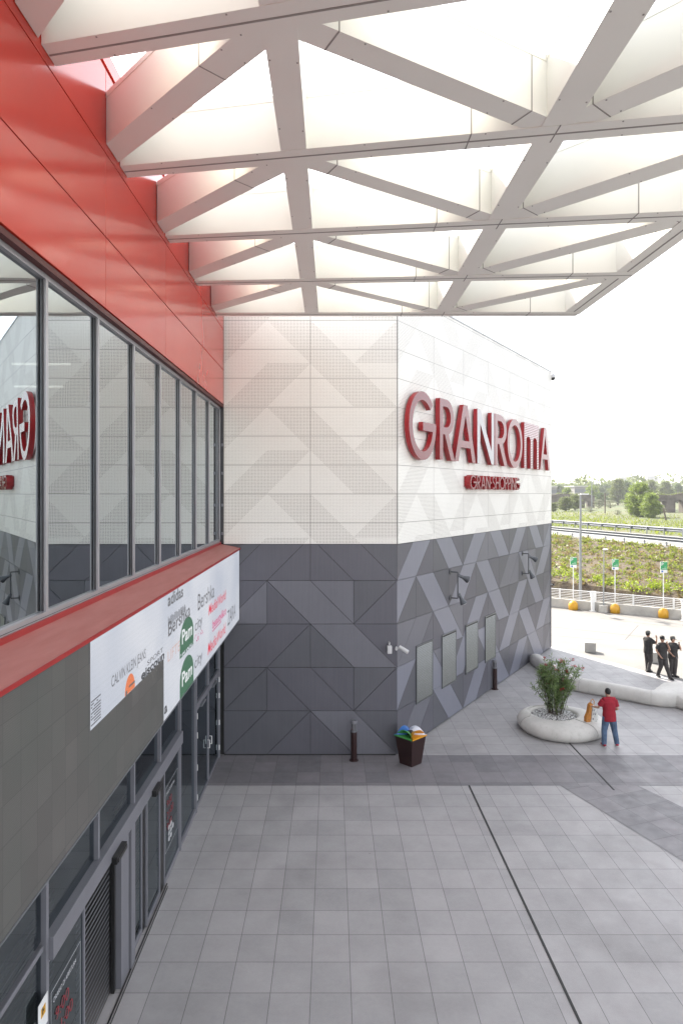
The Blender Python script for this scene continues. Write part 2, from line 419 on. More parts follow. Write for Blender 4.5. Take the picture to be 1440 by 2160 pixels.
# ------------------------------------------------------------------ the setting: ground sheets
def sheet(name, poly, z, mat):
    b = MB(); b.add([(p[0], p[1], z) for p in poly], [tuple(range(len(poly)))]); return struct(b.build(name, mat))
sheet('ground', [(-2500, -2500), (2500, -2500), (2500, 2500), (-2500, 2500)], -.35, M['soil'])
sheet('parking_ground', [(-60, -60), (34, -60), (24.5, 36.9), (15.5, 44.0), (9, 48.5), (-60, 48.5)], -.004, M['parking'])
edge = [G(1157, 1364), G(1440, 1440)]
dirn = (edge[1]-edge[0]).normalized()
e0 = edge[0]-dirn*3; e1 = edge[0]+dirn*60
sheet('plaza_paving', [(-3.3, -30), (e1.x, -30), (e1.x, e1.y), (e0.x+.25, e0.y), (6, 36), (-3.3, 20)], 0, M['pave'])
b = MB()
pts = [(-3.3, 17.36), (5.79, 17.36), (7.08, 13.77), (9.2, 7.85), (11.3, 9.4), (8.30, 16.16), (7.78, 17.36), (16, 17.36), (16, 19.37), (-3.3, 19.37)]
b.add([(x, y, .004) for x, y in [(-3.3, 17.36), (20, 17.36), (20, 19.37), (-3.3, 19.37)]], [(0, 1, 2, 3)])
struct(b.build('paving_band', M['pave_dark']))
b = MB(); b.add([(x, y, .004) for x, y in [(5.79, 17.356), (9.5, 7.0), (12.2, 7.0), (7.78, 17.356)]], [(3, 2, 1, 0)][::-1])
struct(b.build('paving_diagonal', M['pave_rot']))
# slot drains
for i, (x, y0, y1, nm) in enumerate([(3.48, -10, 17.36, 'a'), (7.05, 17.1, 20.6, 'b')]):
    b = MB(); b.bb(x-.02, x+.02, y0, y1, .001, .009)
    o = b.build('slot_drain', M['dark'])
    tag(o, ['long black slot drain running through the pale paving towards the building', 'short black slot drain crossing the dark paving band from the round planter'][i], 'drain')

# ------------------------------------------------------------------ the angled mall block
C0 = Vector((1.843, 19.37, 0)); dv = Vector((.5415, .8407, 0)); nv = Vector((.8407, -.5415, 0))
P = 1.227; ZT = 13.25; ZB = 5.987
def wpt(s, z, e=0.0): return C0+dv*s+nv*e+Vector((0, 0, z))
def s_at(px, e=0.0):
    k = (px-CX)/F
    return (k*(C0.y+nv.y*e)-(C0.x+nv.x*e))/(dv.x-k*dv.y)
mall = thing('mall_building', 'angular mall block with perforated white upper cladding and grey patterned panels below', 'building', (1.843, 19.37, 0))
b = MB()
far = wpt(13.02*P, 0, -.06)
core = [(-3.06, 19.45), (1.80, 19.45), (far.x, far.y), (far.x-14, far.y+9), (-20, 42), (-20, 19.45)]
b.prism(core, -.05, ZT-.03, 0)
b.build('core', M['dark'], mall)
def back(u, z, e=0.0): return Vector((1.843-4*P+u*P, 19.37-e, z))
def slant(u, z, e=0.0): return wpt((u-4)*P, z, e)
def polys(row):
    off = 0 if row % 2 == 0 else -1
    out = []
    for k in range(-4, 20, 4):
        o = k+off
        out.append(('mid', [(o, 0), (o+1, 1), (o+2, 1), (o+1, 0)]))
        out.append(('light', [(o+2, 1), (o+3, 1), (o+4, 0), (o+3, 0)]))
        out.append(('tri', [(o+1, 0), (o+2, 1), (o+2, 0)])); out.append(('tri', [(o+2, 0), (o+2, 1), (o+3, 0)]))
        out.append(('tri', [(o+3, 1), (o+4, 1), (o+4, 0)])); out.append(('tri', [(o+4, 0), (o+4, 1), (o+5, 1)]))
    return out
def clip(poly, axis, lim, keep_less):
    out = []
    for i in range(len(poly)):
        a, b_ = poly[i], poly[(i+1) % len(poly)]
        ia = (a[axis] <= lim) if keep_less else (a[axis] >= lim); ib = (b_[axis] <= lim) if keep_less else (b_[axis] >= lim)
        if ia: out.append(a)
        if ia != ib:
            t = (lim-a[axis])/(b_[axis]-a[axis]); out.append(tuple(a[j]+t*(b_[j]-a[j]) for j in (0, 1)))
    r = []
    for p in out:
        if not r or (abs(p[0]-r[-1][0])+abs(p[1]-r[-1][1])) > 1e-5: r.append(p)
    if len(r) > 1 and (abs(r[0][0]-r[-1][0])+abs(r[0][1]-r[-1][1])) < 1e-5: r.pop()
    return r
def inset(poly, d):
    n = len(poly); area = sum(poly[i][0]*poly[(i+1) % n][1]-poly[(i+1) % n][0]*poly[i][1] for i in range(n))
    if area < 0: poly = poly[::-1]
    ls = []
    for i in range(n):
        a, b_ = Vector(poly[i]), Vector(poly[(i+1) % n]); t = (b_-a).normalized(); nn = Vector((-t.y, t.x)); ls.append((a+nn*d, t))
    out = []
    for i in range(n):
        (p, t), (q, u) = ls[i-1], ls[i]
        den = t.x*u.y-t.y*u.x
        if abs(den) < 1e-6: out.append((q.x, q.y)); continue
        s_ = ((q.x-p.x)*u.y-(q.y-p.y)*u.x)/den
        out.append((p.x+t.x*s_, p.y+t.y*s_))
    return out
RH = 1.2315
for nm, fn, u0, u1 in (('grey_cladding', back, 0, 4), ('grey_cladding', slant, 4, 17)):
    b = MB()
    for row in range(5):
        z0 = .03+row*RH
        for kind, pl in polys(row):
            pm = [(p[0]*P, z0+p[1]*RH) for p in pl]
            pm = clip(clip(clip(clip(pm, 0, u0*P, False), 0, u1*P, True), 1, ZB, True), 1, .03, False)
            if len(pm) < 3: continue
            ar = abs(sum(pm[i][0]*pm[(i+1) % len(pm)][1]-pm[(i+1) % len(pm)][0]*pm[i][1] for i in range(len(pm))))/2
            if ar < .01: continue
            pi = inset(pm, .006)
            if fn is back: mi = {'mid': random.choice([0, 1]), 'light': 2, 'tri': random.choice([0, 0, 1, 2])}[kind]
            else: mi = {'mid': 2 if random.random() < .45 else 3, 'light': 3, 'tri': random.choice([0, 1, 0, 1, 2])}[kind]
            if fn is back and random.random() < .25: mi = 1
            n = len(pi)
            fr = [fn(x/P, z, 0) for x, z in pi]; bk = [fn(x/P, z, -.04) for x, z in pi]
            uv = [(x, z) for x, z in pi]*2
            b.add(fr+bk, [tuple(range(n))]+[(i, n+i, n+(i+1) % n, (i+1) % n) for i in range(n)], mi, uv)
    b.build(nm, [M['g_dark'], M['g_dark2'], M['g_mid'], M['g_light']], mall)
for fn, u0, u1 in ((back, 0, 4), (slant, 4, 17)):
    b = MB()
    for row in range(4, 11):
        z0 = .03+row*RH
        for kind, pl in polys(row):
            pm = [(p[0]*P, z0+p[1]*RH) for p in pl]
            pm = clip(clip(clip(clip(pm, 0, u0*P, False), 0, u1*P, True), 1, ZB+.012, False), 1, ZT-.01, True)
            if len(pm) < 3: continue
            fr = [fn(x/P, z, .02) for x, z in pm]
            b.add(fr, [tuple(range(len(fr)))], 0 if kind == 'tri' else 1, pm)
    # lower return edge of the white skin
    x0, x1 = u0, u1
    q = [fn(x0, ZB+.012, .02), fn(x1, ZB+.012, .02), fn(x1, ZB+.012, -.1), fn(x0, ZB+.012, -.1)]
    b.add(q, [(3, 2, 1, 0)], 2, [(0, 0)]*4)
    b.build('white_cladding', [M['perf_fine'], M['perf_big'], M['dark']], mall)
b = MB()
for fn, u0, u1 in ((back, 0, 4), (slant, 4, 17)):
    p = [fn(u0, 0, .035), fn(u1, 0, .035), fn(u1, 0, -.5), fn(u0, 0, -.5)]
    b.prism([(q.x, q.y) for q in p], ZT-.008, ZT+.05)
b.build('coping', M['cop'], mall)
b = MB(); p = [wpt(13*P-.0, 0, .022), wpt(13*P+.05, 0, .022), wpt(13*P+.05, 0, -14), wpt(13*P-.0, 0, -14)]
b.prism([(q.x, q.y) for q in p], ZB+.02, ZT-.01, 0)
b.prism([(q.x, q.y) for q in p], 0.02, ZB, 1); b.build('end_wall', [M['white'], M['g_dark']], mall)
b = MB(); b.bb(-3.05, 1.80, 19.374, 19.44, 0, .03); b.build('plinth', M['black'], mall)
# louvred vents in the grey panels
for i, (xa, xb, yt, yb) in enumerate([(876.5, 911, 1363, 1486), (930.7, 960.3, 1338.4, 1452), (980.7, 1006, 1316, 1420), (1021.7, 1043.6, 1298, 1395)]):
    sa, sb = s_at(xa), s_at(xb); Y = wpt(sa, 0).y
    zt, zb = H-(yt-CY)*Y/F, H-(yb-CY)*Y/F
    if i: zt, zb = 2.86, 1.14
    b = MB(); rot = Matrix((dv, nv, Vector((0, 0, 1)))).transposed()
    def wb(s0, s1, z0, z1, e0, e1, mi=0, tilt=0):
        c = wpt((s0+s1)/2, (z0+z1)/2, (e0+e1)/2); rr = rot @ Matrix.Rotation(tilt, 3, 'X') if tilt else rot
        b.box(c, (s1-s0, abs(e1-e0), z1-z0), mi, rr)
    wb(sa, sb, zb, zt, .004, .010, 1)
    for k in range(int((zt-zb-.08)/.05)):
        z = zb+.05+k*.05; wb(sa+.02, sb-.02, z, z+.036, .018, .026, 0, R(18))
    wb(sa, sa+.03, zb, zt, .010, .034); wb(sb-.03, sb, zb, zt, .010, .034); wb(sa+.031, sb-.031, zt-.03, zt, .010, .033); wb(sa+.031, sb-.031, zb, zb+.03, .010, .033)
    b.build('louvre_vent', [M['vent'], M['dark']], mall)

# ------------------------------------------------------------------ extruded outlines: letters
def outline(name, contours, depth, mats, fn, parent, face_mat=1):
    cu = D.curves.new('c', 'CURVE'); cu.dimensions = '2D'; cu.fill_mode = 'BOTH'; cu.extrude = depth/2
    for ct in contours:
        sp = cu.splines.new('POLY'); sp.points.add(len(ct)-1)
        for i, (x, y) in enumerate(ct): sp.points[i].co = (x, y, 0, 1)
        sp.use_cyclic_u = True
    return curve_mesh(cu, name, mats, fn, parent, face_mat)
def curve_mesh(cu, name, mats, fn, parent, face_mat):
    o = D.objects.new('t', cu); COL.objects.link(o)
    dg = bpy.context.evaluated_depsgraph_get(); dg.update()
    me = D.meshes.new_from_object(o.evaluated_get(dg)); D.objects.remove(o)
    me.materials.clear()
    for m_ in mats: me.materials.append(m_)
    for p in me.polygons: p.material_index = face_mat if (face_mat and p.normal.z > .5) else 0
    org = WLOC[parent.name] if parent else Vector()
    for v_ in me.vertices: v_.co = fn(v_.co)-org
    me.update(); me.name = name
    o = D.objects.new(name, me); COL.objects.link(o)
    if parent: o.parent = parent
    WLOC[o.name] = org
    return o
def text_mesh(name, txt, size, fn, mat, parent, extrude=0, mats=None, shear=0, sx=1.0, face=0, offset=0):
    cu = D.curves.new('f', 'FONT'); cu.body = txt; cu.size = 1.0; cu.extrude = extrude; cu.shear = shear; cu.offset = offset; cu.resolution_u = 4
    return curve_mesh(cu, name, mats or [mat], lambda c: fn(Vector((c.x*size*sx, c.y*size, c.z))), parent, face)
def arc(cx, cy, r, a0, a1, n=28, ry=None):
    return [(cx+r*math.cos(R(a0+(a1-a0)*i/n)), cy+(ry or r)*math.sin(R(a0+(a1-a0)*i/n))) for i in range(n+1)]
W = .125
LET = {
 'G': ([arc(.52, .5, .52, 42, 360)+[(1.04, .56), (.52, .56), (.52, .43), (.90, .43)]+arc(.52, .5, .39, -10, -318)], 1.06),
 'R': ([[(0, 0), (W, 0), (W, .42), (.20, .42), (.45, 0), (.61, 0), (.36, .432)]+arc(.28, .71, .29, -72, 90, 18)+[(0, 1)], [(W, .54), (.27, .54)]+arc(.27, .71, .17, -90, 90, 14)+[(W, .88)]], .62),
 'A': ([[(0, 0), (.33, 1), (.49, 1), (.82, 0), (.68, 0), (.60, .25), (.22, .25), (.14, 0)], [(.26, .37), (.56, .37), (.41, .82)]], .82),
 'N': ([[(0, 0), (0, 1), (.13, 1), (.66, .26), (.66, 1), (.79, 1), (.79, 0), (.66, 0), (.13, .74), (.13, 0)]], .79),
 'O': ([arc(.5, .5, .5, 0, 358, 40), arc(.5, .5, .375, 0, 358, 36)], 1.0),
 'm': ([[(0, 0), (0, 1), (.74, 1), (.74, 0), (.64, 0)]+arc(.535, .60, .105, 0, 180, 12)+[(.43, 0), (.31, 0)]+arc(.205, .60, .105, 0, 180, 12)+[(.10, 0)]], .74)}
sign = thing('mall_sign', 'huge red three-dimensional letters GRANROmA on the white cladding of the angled wall', 'sign', tuple(wpt(0, 8.4, .05)))
spans = [('G', 861, 919, 1), ('R', 926, 958, 1), ('A', 957.5, 1001.5, 1), ('N', 1005, 1040.5, 2), ('R', 1042, 1069, 1), ('O', 1068.5, 1100, 1), ('m', 1104, 1134.5, 3), ('A', 1137.5, 1158.5, 1)]
TH, ST = .15, .06
for ch, xa, xb, fm in spans:
    s0, s1 = s_at(xa, TH+ST), s_at(xb, TH+ST); ct, wd = LET[ch]
    z0, hh = 8.49, 1.92
    if ch in 'GO': z0, hh = 8.46, 1.96
    outline('letter', ct, TH, [M['sign_side'], [None, M['sign_face'], M['sign_white'], M['sign_stripe']][fm]],
            lambda c, s0=s0, s1=s1, wd=wd, z0=z0, hh=hh: wpt(s0+(s1-s0)*c.x/wd, z0+hh*c.y, ST+.02+TH/2+c.z), sign)
sub = thing('tagline_sign', 'small red raised letters GRAN SHOPPING below the huge letters', 'sign', tuple(wpt(5, 7.57, .05)))
s0, s1 = s_at(992, .27), s_at(1097.5, .27)
ws = dict(G=1.0, R=.62, A=.85, N=.8, S=.55, H=.75, O=1.0, P=.58, I=.17, _=.45)
LET['S'] = ([arc(.26, .74, .26, 20, 270, 12)+arc(.26, .26, .16, 90, -150, 12)+arc(.26, .26, .26, -150, 90, 12)+arc(.26, .74, .16, 270, 20, 12)], .55)
LET['H'] = ([[(0, 0), (0, 1), (.12, 1), (.12, .58), (.6, .58), (.6, 1), (.72, 1), (.72, 0), (.6, 0), (.6, .46), (.12, .46), (.12, 0)]], .72)
LET['P'] = ([[(0, 0), (W, 0), (W, .42)]+arc(.28, .71, .29, -90, 90, 18)+[(0, 1)], [(W, .54), (.27, .54)]+arc(.27, .71, .17, -90, 90, 14)+[(W, .88)]], .58)
LET['I'] = ([[(0, 0), (.12, 0), (.12, 1), (0, 1)]], .12)
LET['.'] = ([arc(.1, .5, .09, 0, 350, 10)], .3)
word = 'GRAN.SHOPPING'; tot = sum(LET[c][1]+.08 for c in word); x = 0
for ch in word:
    ct, wd = LET[ch]; k = (s1-s0)/tot
    outline('letter', ct, .21, [M['sign_side'], M['sign_face']],
            lambda c, x=x, k=k: wpt(s0+(x+c.x)*k, 7.57+.49*c.y, .16+c.z), sub)
    x += wd+.08
b = MB(); q = [wpt(s0+.02, 0, .025), wpt(s1-.02, 0, .025), wpt(s1-.02, 0, .048), wpt(s0+.02, 0, .048)]
b.prism([(a.x, a.y) for a in q], 7.66, 8.02); b.build('back_plate', M['sign_side'], sub)

# ------------------------------------------------------------------ the entrance building on the left
XG = -3.2
ent = thing('entrance_building', 'red panelled building with a band of tall windows above the glazed shopfront', 'building', (XG, 8, 0))
b = MB()
b.bb(-20, -3.12, -12, 19.40, 9.93, 13.38)          # upper mass behind the red skin
b.bb(-20, -9.5, -12, 19.40, 0, 9.93)               # deep back wall
b.bb(-9.5, -3.26, 19.30, 19.40, 0, 9.92); b.bb(-9.5, -3.26, -12, -11.9, 0, 9.92)
b.bb(-9.49, -3.30, -11.89, 19.29, 5.6, 5.9); b.bb(-9.49, -3.30, -11.89, 19.29, -.05, -.01)
b.bb(-9.49, -3.30, -11.89, 19.29, 4.1, 4.2)
b.build('core', M['interior'], ent)
for k in range(4):                                  # lit tubes on the upper ceiling seen through the glass
    b = MB(); b.bb(-6.0-(k % 2)*1.2, -4.9-(k % 2)*1.2, 7.4+k*2.7, 7.425+k*2.7, 9.84, 9.88); b.build('ceiling_tube', M['tube'], ent)
b = MB()
ys = [-11.0+.04+3.34*k+(9.22-(-11.0+.04)) % 3.34 for k in range(-1, 10)]
zr = [9.93, 10.9, 12.03, 13.17]
for y0, y1 in zip(ys[:-1], ys[1:]):
    y1 = min(y1, 19.37)
    if y1-y0 < .3: continue
    for z0, z1 in zip(zr[:-1], zr[1:]): b.bb(-3.12, -3.05, y0+.006, y1-.006, z0+.009, z1-.009)
b.bb(-3.11, -3.10, -11, 19.36, 9.94, 13.16, 1)
b.build('red_cladding', [M['red'], M['dark']], ent, bevel=.004)
b = MB(); b.bb(-3.4, -3.03, -11, 19.35, 13.19, 13.42); b.build('coping', M['red'], ent)
b = MB(); b.bb(-3.20, -3.07, -11, 19.34, 9.86, 9.928); b.build('window_lintel', simple('shade-darkened red lintel', C(.07, .004, .004), .5), ent)  # red darkened to paint in the shadow below the panels
# upper window band
MUL = [9.22+1.67*k for k in range(-10, 7)]
b = MB()
for y in MUL:
    b.bb(XG-.04, XG+.055, y-.032, y+.032, 6.13, 9.80)
b.bb(XG-.04, XG+.05, -7.5, 19.26, 6.02, 6.13); b.bb(XG-.04, XG+.05, -7.5, 19.26, 9.80, 9.858)
b.bb(XG+.051, XG+.056, -7.5, 19.26, 6.078, 6.084, 1)
for y in MUL:
    b.bb(XG+.012, XG+.03, y+.033, y+.052, 6.14, 9.79, 1); b.bb(XG+.012, XG+.03, y-.052, y-.033, 6.14, 9.79, 1)
b.build('window_frame', [M['alu'], M['alu_dk']], ent)
for y in MUL[:-1]:
    b = MB(); x = XG+random.uniform(-.002, .002); t_ = random.uniform(-.0016, .0016)
    b.add([(x, y+.034, 6.131), (x+t_, y+1.636, 6.131), (x+t_, y+1.636, 9.799), (x, y+.034, 9.799)], [(0, 1, 2, 3)])
    b.build('window_pane', M['glass_up'], ent)
b = MB(); b.bb(XG-.02, -3.07, 19.27, 19.36, 6.02, 9.85); b.build('end_strip', M['alu_dk'], ent)
for z in (6.3, 7.1, 8.0, 8.8):
    b = MB(); b.box((-3.09, 19.27, z), (.05, .02, .08)); b.build('clamp', M['alu_mid'], ent)
# red ledge
b = MB()
b.add([(-3.145, -11, 6.0), (-2.60, -11, 5.885), (-2.60, 19.355, 5.885), (-3.145, 19.355, 6.0)], [(0, 1, 2, 3)])
b.add([(-3.145, -11, 5.86), (-2.60, -11, 5.86), (-2.60, 19.355, 5.86), (-3.145, 19.355, 5.86)], [(3, 2, 1, 0)])
b.add([(-2.60, -11, 5.86), (-2.60, 19.355, 5.86), (-2.60, 19.355, 5.885), (-2.60, -11, 5.885)], [(0, 1, 2, 3)], 1)
b.add([(-3.145, 19.355, 5.86), (-2.60, 19.355, 5.86), (-2.60, 19.355, 5.885), (-3.145, 19.355, 6.0)], [(0, 3, 2, 1)], 1)
b.bb(-2.598, -2.588, -11, 19.355, 5.842, 5.889, 1)
b.bb(-3.148, -3.125, -11, 19.34, 5.995, 6.06, 1)
b.build('ledge', [M['ledge'], M['red_trim']], ent)
# shopfront
HZ0, HZ1, SOF = 2.25, 2.5, 3.9
b = MB()
for y in [5.88-1.67, 5.88, 7.55, 9.22, 10.89, 12.56, 14.23, 15.9, 19.2, 2.54, .87]:
    lo = 0.0 if y in (5.88, 7.55, 10.89, 14.23, 15.9, 19.2, 5.88-1.67, 2.54, .87) else HZ1+.001
    b.bb(XG-.05, XG+.06, y-.035, y+.035, lo, SOF)
b.bb(XG-.08, XG+.11, 7.586, 14.194, HZ0, HZ1)                          # door operator header
b.bb(XG-.05, XG+.05, 15.936, 19.164, 2.38, 2.50)
b.bb(XG-.05, XG+.05, .4, 19.25, SOF+.001, SOF+.07)
b.bb(XG-.045, XG+.045, 14.266, 15.864, 0, .10); b.bb(XG-.045, XG+.045, .4, 7.514, 0, .10)
b.bb(XG-.045, XG+.03, .4, 7.514, 2.40, 2.46)
b.build('shopfront_frame', M['alu_mid'], ent, bevel=.004)
def pane(y0, y1, z0, z1, x=XG, par=ent, nm='shop_pane'):
    q = MB(); q.add([(x, y0, z0), (x, y1, z0), (x, y1, z1), (x, y0, z1)], [(0, 1, 2, 3)]); return q.build(nm, M['glass_shop'], par)
for y0, y1 in zip([4.21, 5.88, 7.55, 9.22, 10.89, 12.56, 14.23], [5.88, 7.55, 9.22, 10.89, 12.56, 14.23, 15.9]):
    pane(y0+.036, y1-.036, HZ1+.002, SOF-.002)
pane(15.936, 17.5, 2.502, SOF-.002); pane(17.56, 19.164, 2.502, SOF-.002)
q = MB(); q.bb(XG-.04, XG+.05, 17.5, 17.56, 2.502, SOF); q.build('mullion', M['alu_mid'], ent)
pane(14.266, 15.864, .101, HZ1+.001); pane(5.916, 7.514, .101, 2.399); pane(4.246, 5.844, .101, 2.399)
pane(.906, 4.174, .101, 2.399)
# roller shutters standing behind the glass (dark room beyond)
def shutter(y0, y1, x, name='roller_shutter', z1=2.4):
    q = MB(); z = .04
    while z < z1:
        q.box((x, (y0+y1)/2, z+.02), (.008, y1-y0, .036), 0, Matrix.Rotation(R(12), 3, 'Y')); z += .085
    return q.build(name, M['shutter'], ent)
shutter(8.80, 10.12, XG-.10); shutter(4.3, 8.72, XG-.35); shutter(10.95, 12.7, XG-.30); 
# sliding doors
def door(name, y0, y1, x, z1=HZ0-.005, fw=.05, bottom=.09):
    q = MB()
    q.bb(x-.02, x+.02, y0, y0+fw, .015, z1); q.bb(x-.02, x+.02, y1-fw, y1, .015, z1)
    q.bb(x-.019, x+.019, y0+fw+.001, y1-fw-.001, .015, .015+bottom); q.bb(x-.019, x+.019, y0+fw+.001, y1-fw-.001, z1-.06, z1)
    d = q.build(name, M['alu_mid'], ent, bevel=.003)
    p_ = MB(); p_.add([(x, y0+fw, .016+bottom), (x, y1-fw, .016+bottom), (x, y1-fw, z1-.06), (x, y0+fw, z1-.06)], [(0, 1, 2, 3)]); p_.build('pane', M['glass_shop'], d)
    return d
d1 = door('side_panel', 7.59, 8.76, XG+.02)
d2 = door('sliding_door', 10.93, 11.55, XG-.02); d3 = door('sliding_door', 11.68, 12.60, XG+.02); d4 = door('side_panel', 12.90, 14.19, XG+.02)
q = MB(); q.bb(XG-.08, XG-.03, 10.14, 10.20, 0, HZ0-.004, 1); q.bb(XG-.05, XG+.045, 10.24, 10.62, 0, HZ0-.004, 0); q.bb(XG-.05, XG+.075, 10.66, 10.85, 0, HZ0-.004, 0)
q.bb(XG-.05, XG+.03, 12.64, 12.86, 0, HZ0-.004, 1); q.bb(XG-.05, XG-.0, 11.56, 11.67, 0, HZ0-.004, 1)
q.build('door_post', [M['alu_mid'], M['black']], ent)
q = MB(); q.bb(XG+.055, XG+.075, 8.8, 13.0, 0, .012); q.bb(XG+.10, XG+.11, 8.8, 12.9, 0, .012); q.build('door_track', M['black'], ent)
for y0 in (15.94, 17.56):
    dd = door('swing_door', y0, y0+1.60, XG+.015, 2.375, .06, .08)
    h_ = MB(); yh = y0+1.45 if y0 < 17 else y0+.12
    h_.tube([(XG+.04, yh, .95), (XG+.09, yh, .95), (XG+.09, yh, 1.15), (XG+.04, yh, 1.15)], .012); h_.build('handle', M['gwhite'], dd)
    for z in (.25, .95, 1.7, 2.15):
        for yy in ((y0+.03,) if y0 < 17 else (y0+1.57,)):
            h_ = MB(); h_.bb(XG+.036, XG+.062, yy-.03, yy+.03, z, z+.13); h_.build('hinge', M['gwhite'], dd)
    h_ = MB(); h_.bb(XG+.036, XG+.09, y0+.45, y0+.95, 2.31, 2.36); h_.build('door_closer', M['galv'], dd)
# decals on the glass: white outline panel, red script, round icons
wht = simple('white vinyl', C(.55, .56, .58), .5); rdv = simple('red vinyl', C(.25, .02, .03), .6)
for dpar, ya, yb in ((d1, 7.72, 8.62), (d4, 13.02, 14.05)):
    x = XG+.027; q = MB()
    q.bb(x, x+.002, ya, yb, 1.78, 1.785); q.bb(x, x+.002, ya, yb, .55, .555); q.bb(x, x+.002, ya, ya+.005, .556, 1.779); q.bb(x, x+.002, yb-.005, yb, .556, 1.779)
    for k in range(3):
        for j in range(2+k % 2):
            c = (x+.001, ya+.30+j*.16, .70+k*.11)
            q.tube([(x, c[1], c[2]), (x+.003, c[1], c[2])], .05, 12)
    q.build('door_decal', wht, dpar)
    q = text_mesh('door_lettering', 'ORARIO DI APERTURA', .085, lambda c, ya=ya: Vector((XG+.029, ya+.06+c.x, 1.62+c.y)), wht, dpar, sx=.8)
    for k, tx in enumerate(('9:00', '21:00', '9:00')):
        text_mesh('door_lettering', tx, .20, lambda c, ya=ya, k=k: Vector((XG+.029, ya+.12+c.x, 1.36-.22*k+c.y)), rdv, dpar, sx=1.2)
for i, (ya, yb) in enumerate(((9.58, 10.05), (11.72, 12.12))):
    q = MB(); q.bb(XG+.111, XG+.19, ya, yb, 2.22, 2.32); q.bb(XG+.19, XG+.205, ya+.03, yb-.03, 2.235, 2.30)
    tag(q.build('door_sensor', M['black'], None, bevel=.02), ['black motion sensor box above the open dark shuttered doorway', 'black motion sensor box above the glass sliding doors farther along'][i], 'sensor', 'motion sensors on the door header')
nt_ = thing('notice', 'small white notice with a yellow warning square on the shopfront mullion', 'sign', (XG+.06, 7.42, 1.75))
q = MB(); q.bb(XG+.064, XG+.070, 7.29, 7.53, 1.62, 1.95); q.build('card', M['gwhite'], nt_)
q = MB(); q.bb(XG+.0705, XG+.073, 7.355, 7.465, 1.77, 1.87); q.build('warning_square', M['yellow'], nt_)
q = MB(); q.bb(XG+.0735, XG+.0745, 7.38, 7.40, 1.79, 1.87); q.bb(XG+.0735, XG+.0745, 7.405, 7.43, 1.82, 1.84); q.build('symbol', M['black'], nt_)

# ------------------------------------------------------------------ video screen hung in front of the shopfront
scr = thing('video_screen', 'long outdoor video wall below the red ledge, partly lit with shop names and partly dark', 'screen', (-2.62, 8, 3.88))
XS = -2.62
b = MB()
def sq(bm, x, y0, y1, z0, z1, mi=0): bm.add([(x, y0, z0), (x, y1, z0), (x, y1, z1), (x, y0, z1)], [(0, 1, 2, 3)], mi, [(y0, z0), (y1, z0), (y1, z1), (y0, z1)])
b.bb(-3.10, XS-.003, -11, 19.30, 3.876, 5.83)
b.build('casing', M['alu_mid'], scr)
b = MB(); sq(b, XS, -11, 19.30, 3.876, 5.832); b.build('dark_panels', M['led_off'], scr)
b = MB(); b.bb(XS-.06, XS+.012, -11, 19.30, 3.862, 3.875); b.build('bottom_trim', M['galv'], scr)
b = MB()
sq(b, XS+.004, 7.4, 10.63, 4.86, 5.83); sq(b, XS+.004, 10.63, 19.29, 3.88, 5.83)
b.build('lit_panels', M['led_on'], scr)
def onscr(y, z, d=.008, slant_=0.0): return lambda c: Vector((XS+d, y+c.x, z+c.y+slant_*c.x))
def T(txt, y0, y1, z, h, mat, shear=0, offset=0, d=.008, sl=0.0):
    cu = D.curves.new('f', 'FONT'); cu.body = txt; o = D.objects.new('t', cu); COL.objects.link(o)
    bpy.context.view_layer.update(); wd = max(.1, o.dimensions.x); D.objects.remove(o)
    return text_mesh('screen_text', txt, h/.69, lambda c: Vector((XS+d, y0+c.x, z+c.y+sl*c.x)), mat, scr, sx=(y1-y0)/(wd*h/.69), shear=shear, offset=offset)
T('CALVIN KLEIN JEANS', 8.09, 9.58, 5.13, .13, M['t_grey'])
T('SPORT', 9.66, 10.56, 4.99, .07, M['t_grey'])
T('adidas', 10.88, 11.98, 5.63, .19, M['t_grey'], offset=.02)
T('Bershka', 10.88, 12.55, 5.14, .23, M['t_grey'], offset=.01, sl=.03)
T('Bershka', 13.28, 15.13, 5.14, .32, M['t_grey'])
T('MediaWorld', 14.45, 16.75, 4.84, .22, M['t_red'], shear=.2, offset=.01)
T('beauty&co', 14.95, 16.85, 4.46, .19, M['t_mag'], offset=.01)
T('MediaWorld', 14.35, 16.7, 4.02, .24, M['t_red'], shear=.2, offset=.01)
T('ZARA', 17.1, 18.5, 4.10, .38, M['t_grey'])
T('city', 13.02, 13.75, 4.79, .22, M['t_grey']); T('city', 12.98, 13.75, 4.08, .22, M['t_grey'])
T('LIFTE', 10.85, 11.72, 4.74, .17, M['t_pale'])
T('eiscoun', 9.36, 10.62, 4.868, .12, M['t_black'], offset=.03)
T('a', 10.66, 10.82, 3.98, .16, M['t_black'], offset=.03)
b = MB()
b.bb(XS+.006, XS+.009, 14.95, 16.1, 4.40, 4.42); b.build('underline', M['t_mag'], scr)
b = MB()
for zb_, zt_ in ((4.58, 5.20), (3.885, 4.50)):
    yc, hw = 12.32, .58
    pts_ = [(yc-hw, zb_), (yc+hw, zb_)]+[(yc+hw*math.cos(R(a)), zt_-.36+.36*math.sin(R(a))) for a in range(0, 181, 12)]
    b.add([(XS+.0075, y, z) for y, z in pts_], [tuple(range(len(pts_)))])
b.build('green_shape', M['t_green'], scr)
for z in (4.80, 4.06): T('Pam', 11.87, 12.72, z, .24, M['t_white'], offset=.02, d=.011)
b = MB()
for k in range(60):
    y = 11.78+random.random()*1.1; z = 4.50+random.random()*.12; b.bb(XS+.0085, XS+.0095, y, y+.05, z, z+.03)
b.build('glitch_marks', M['led_on'], scr)
b = MB()
for k in range(26):
    y = 10.9+k*.05; b.bb(XS+.0085, XS+.0095, y, y+.022, 5.30+random.random()*.04, 5.42+random.random()*.05)
b.build('glitch_marks', M['t_grey'], scr)
b = MB()
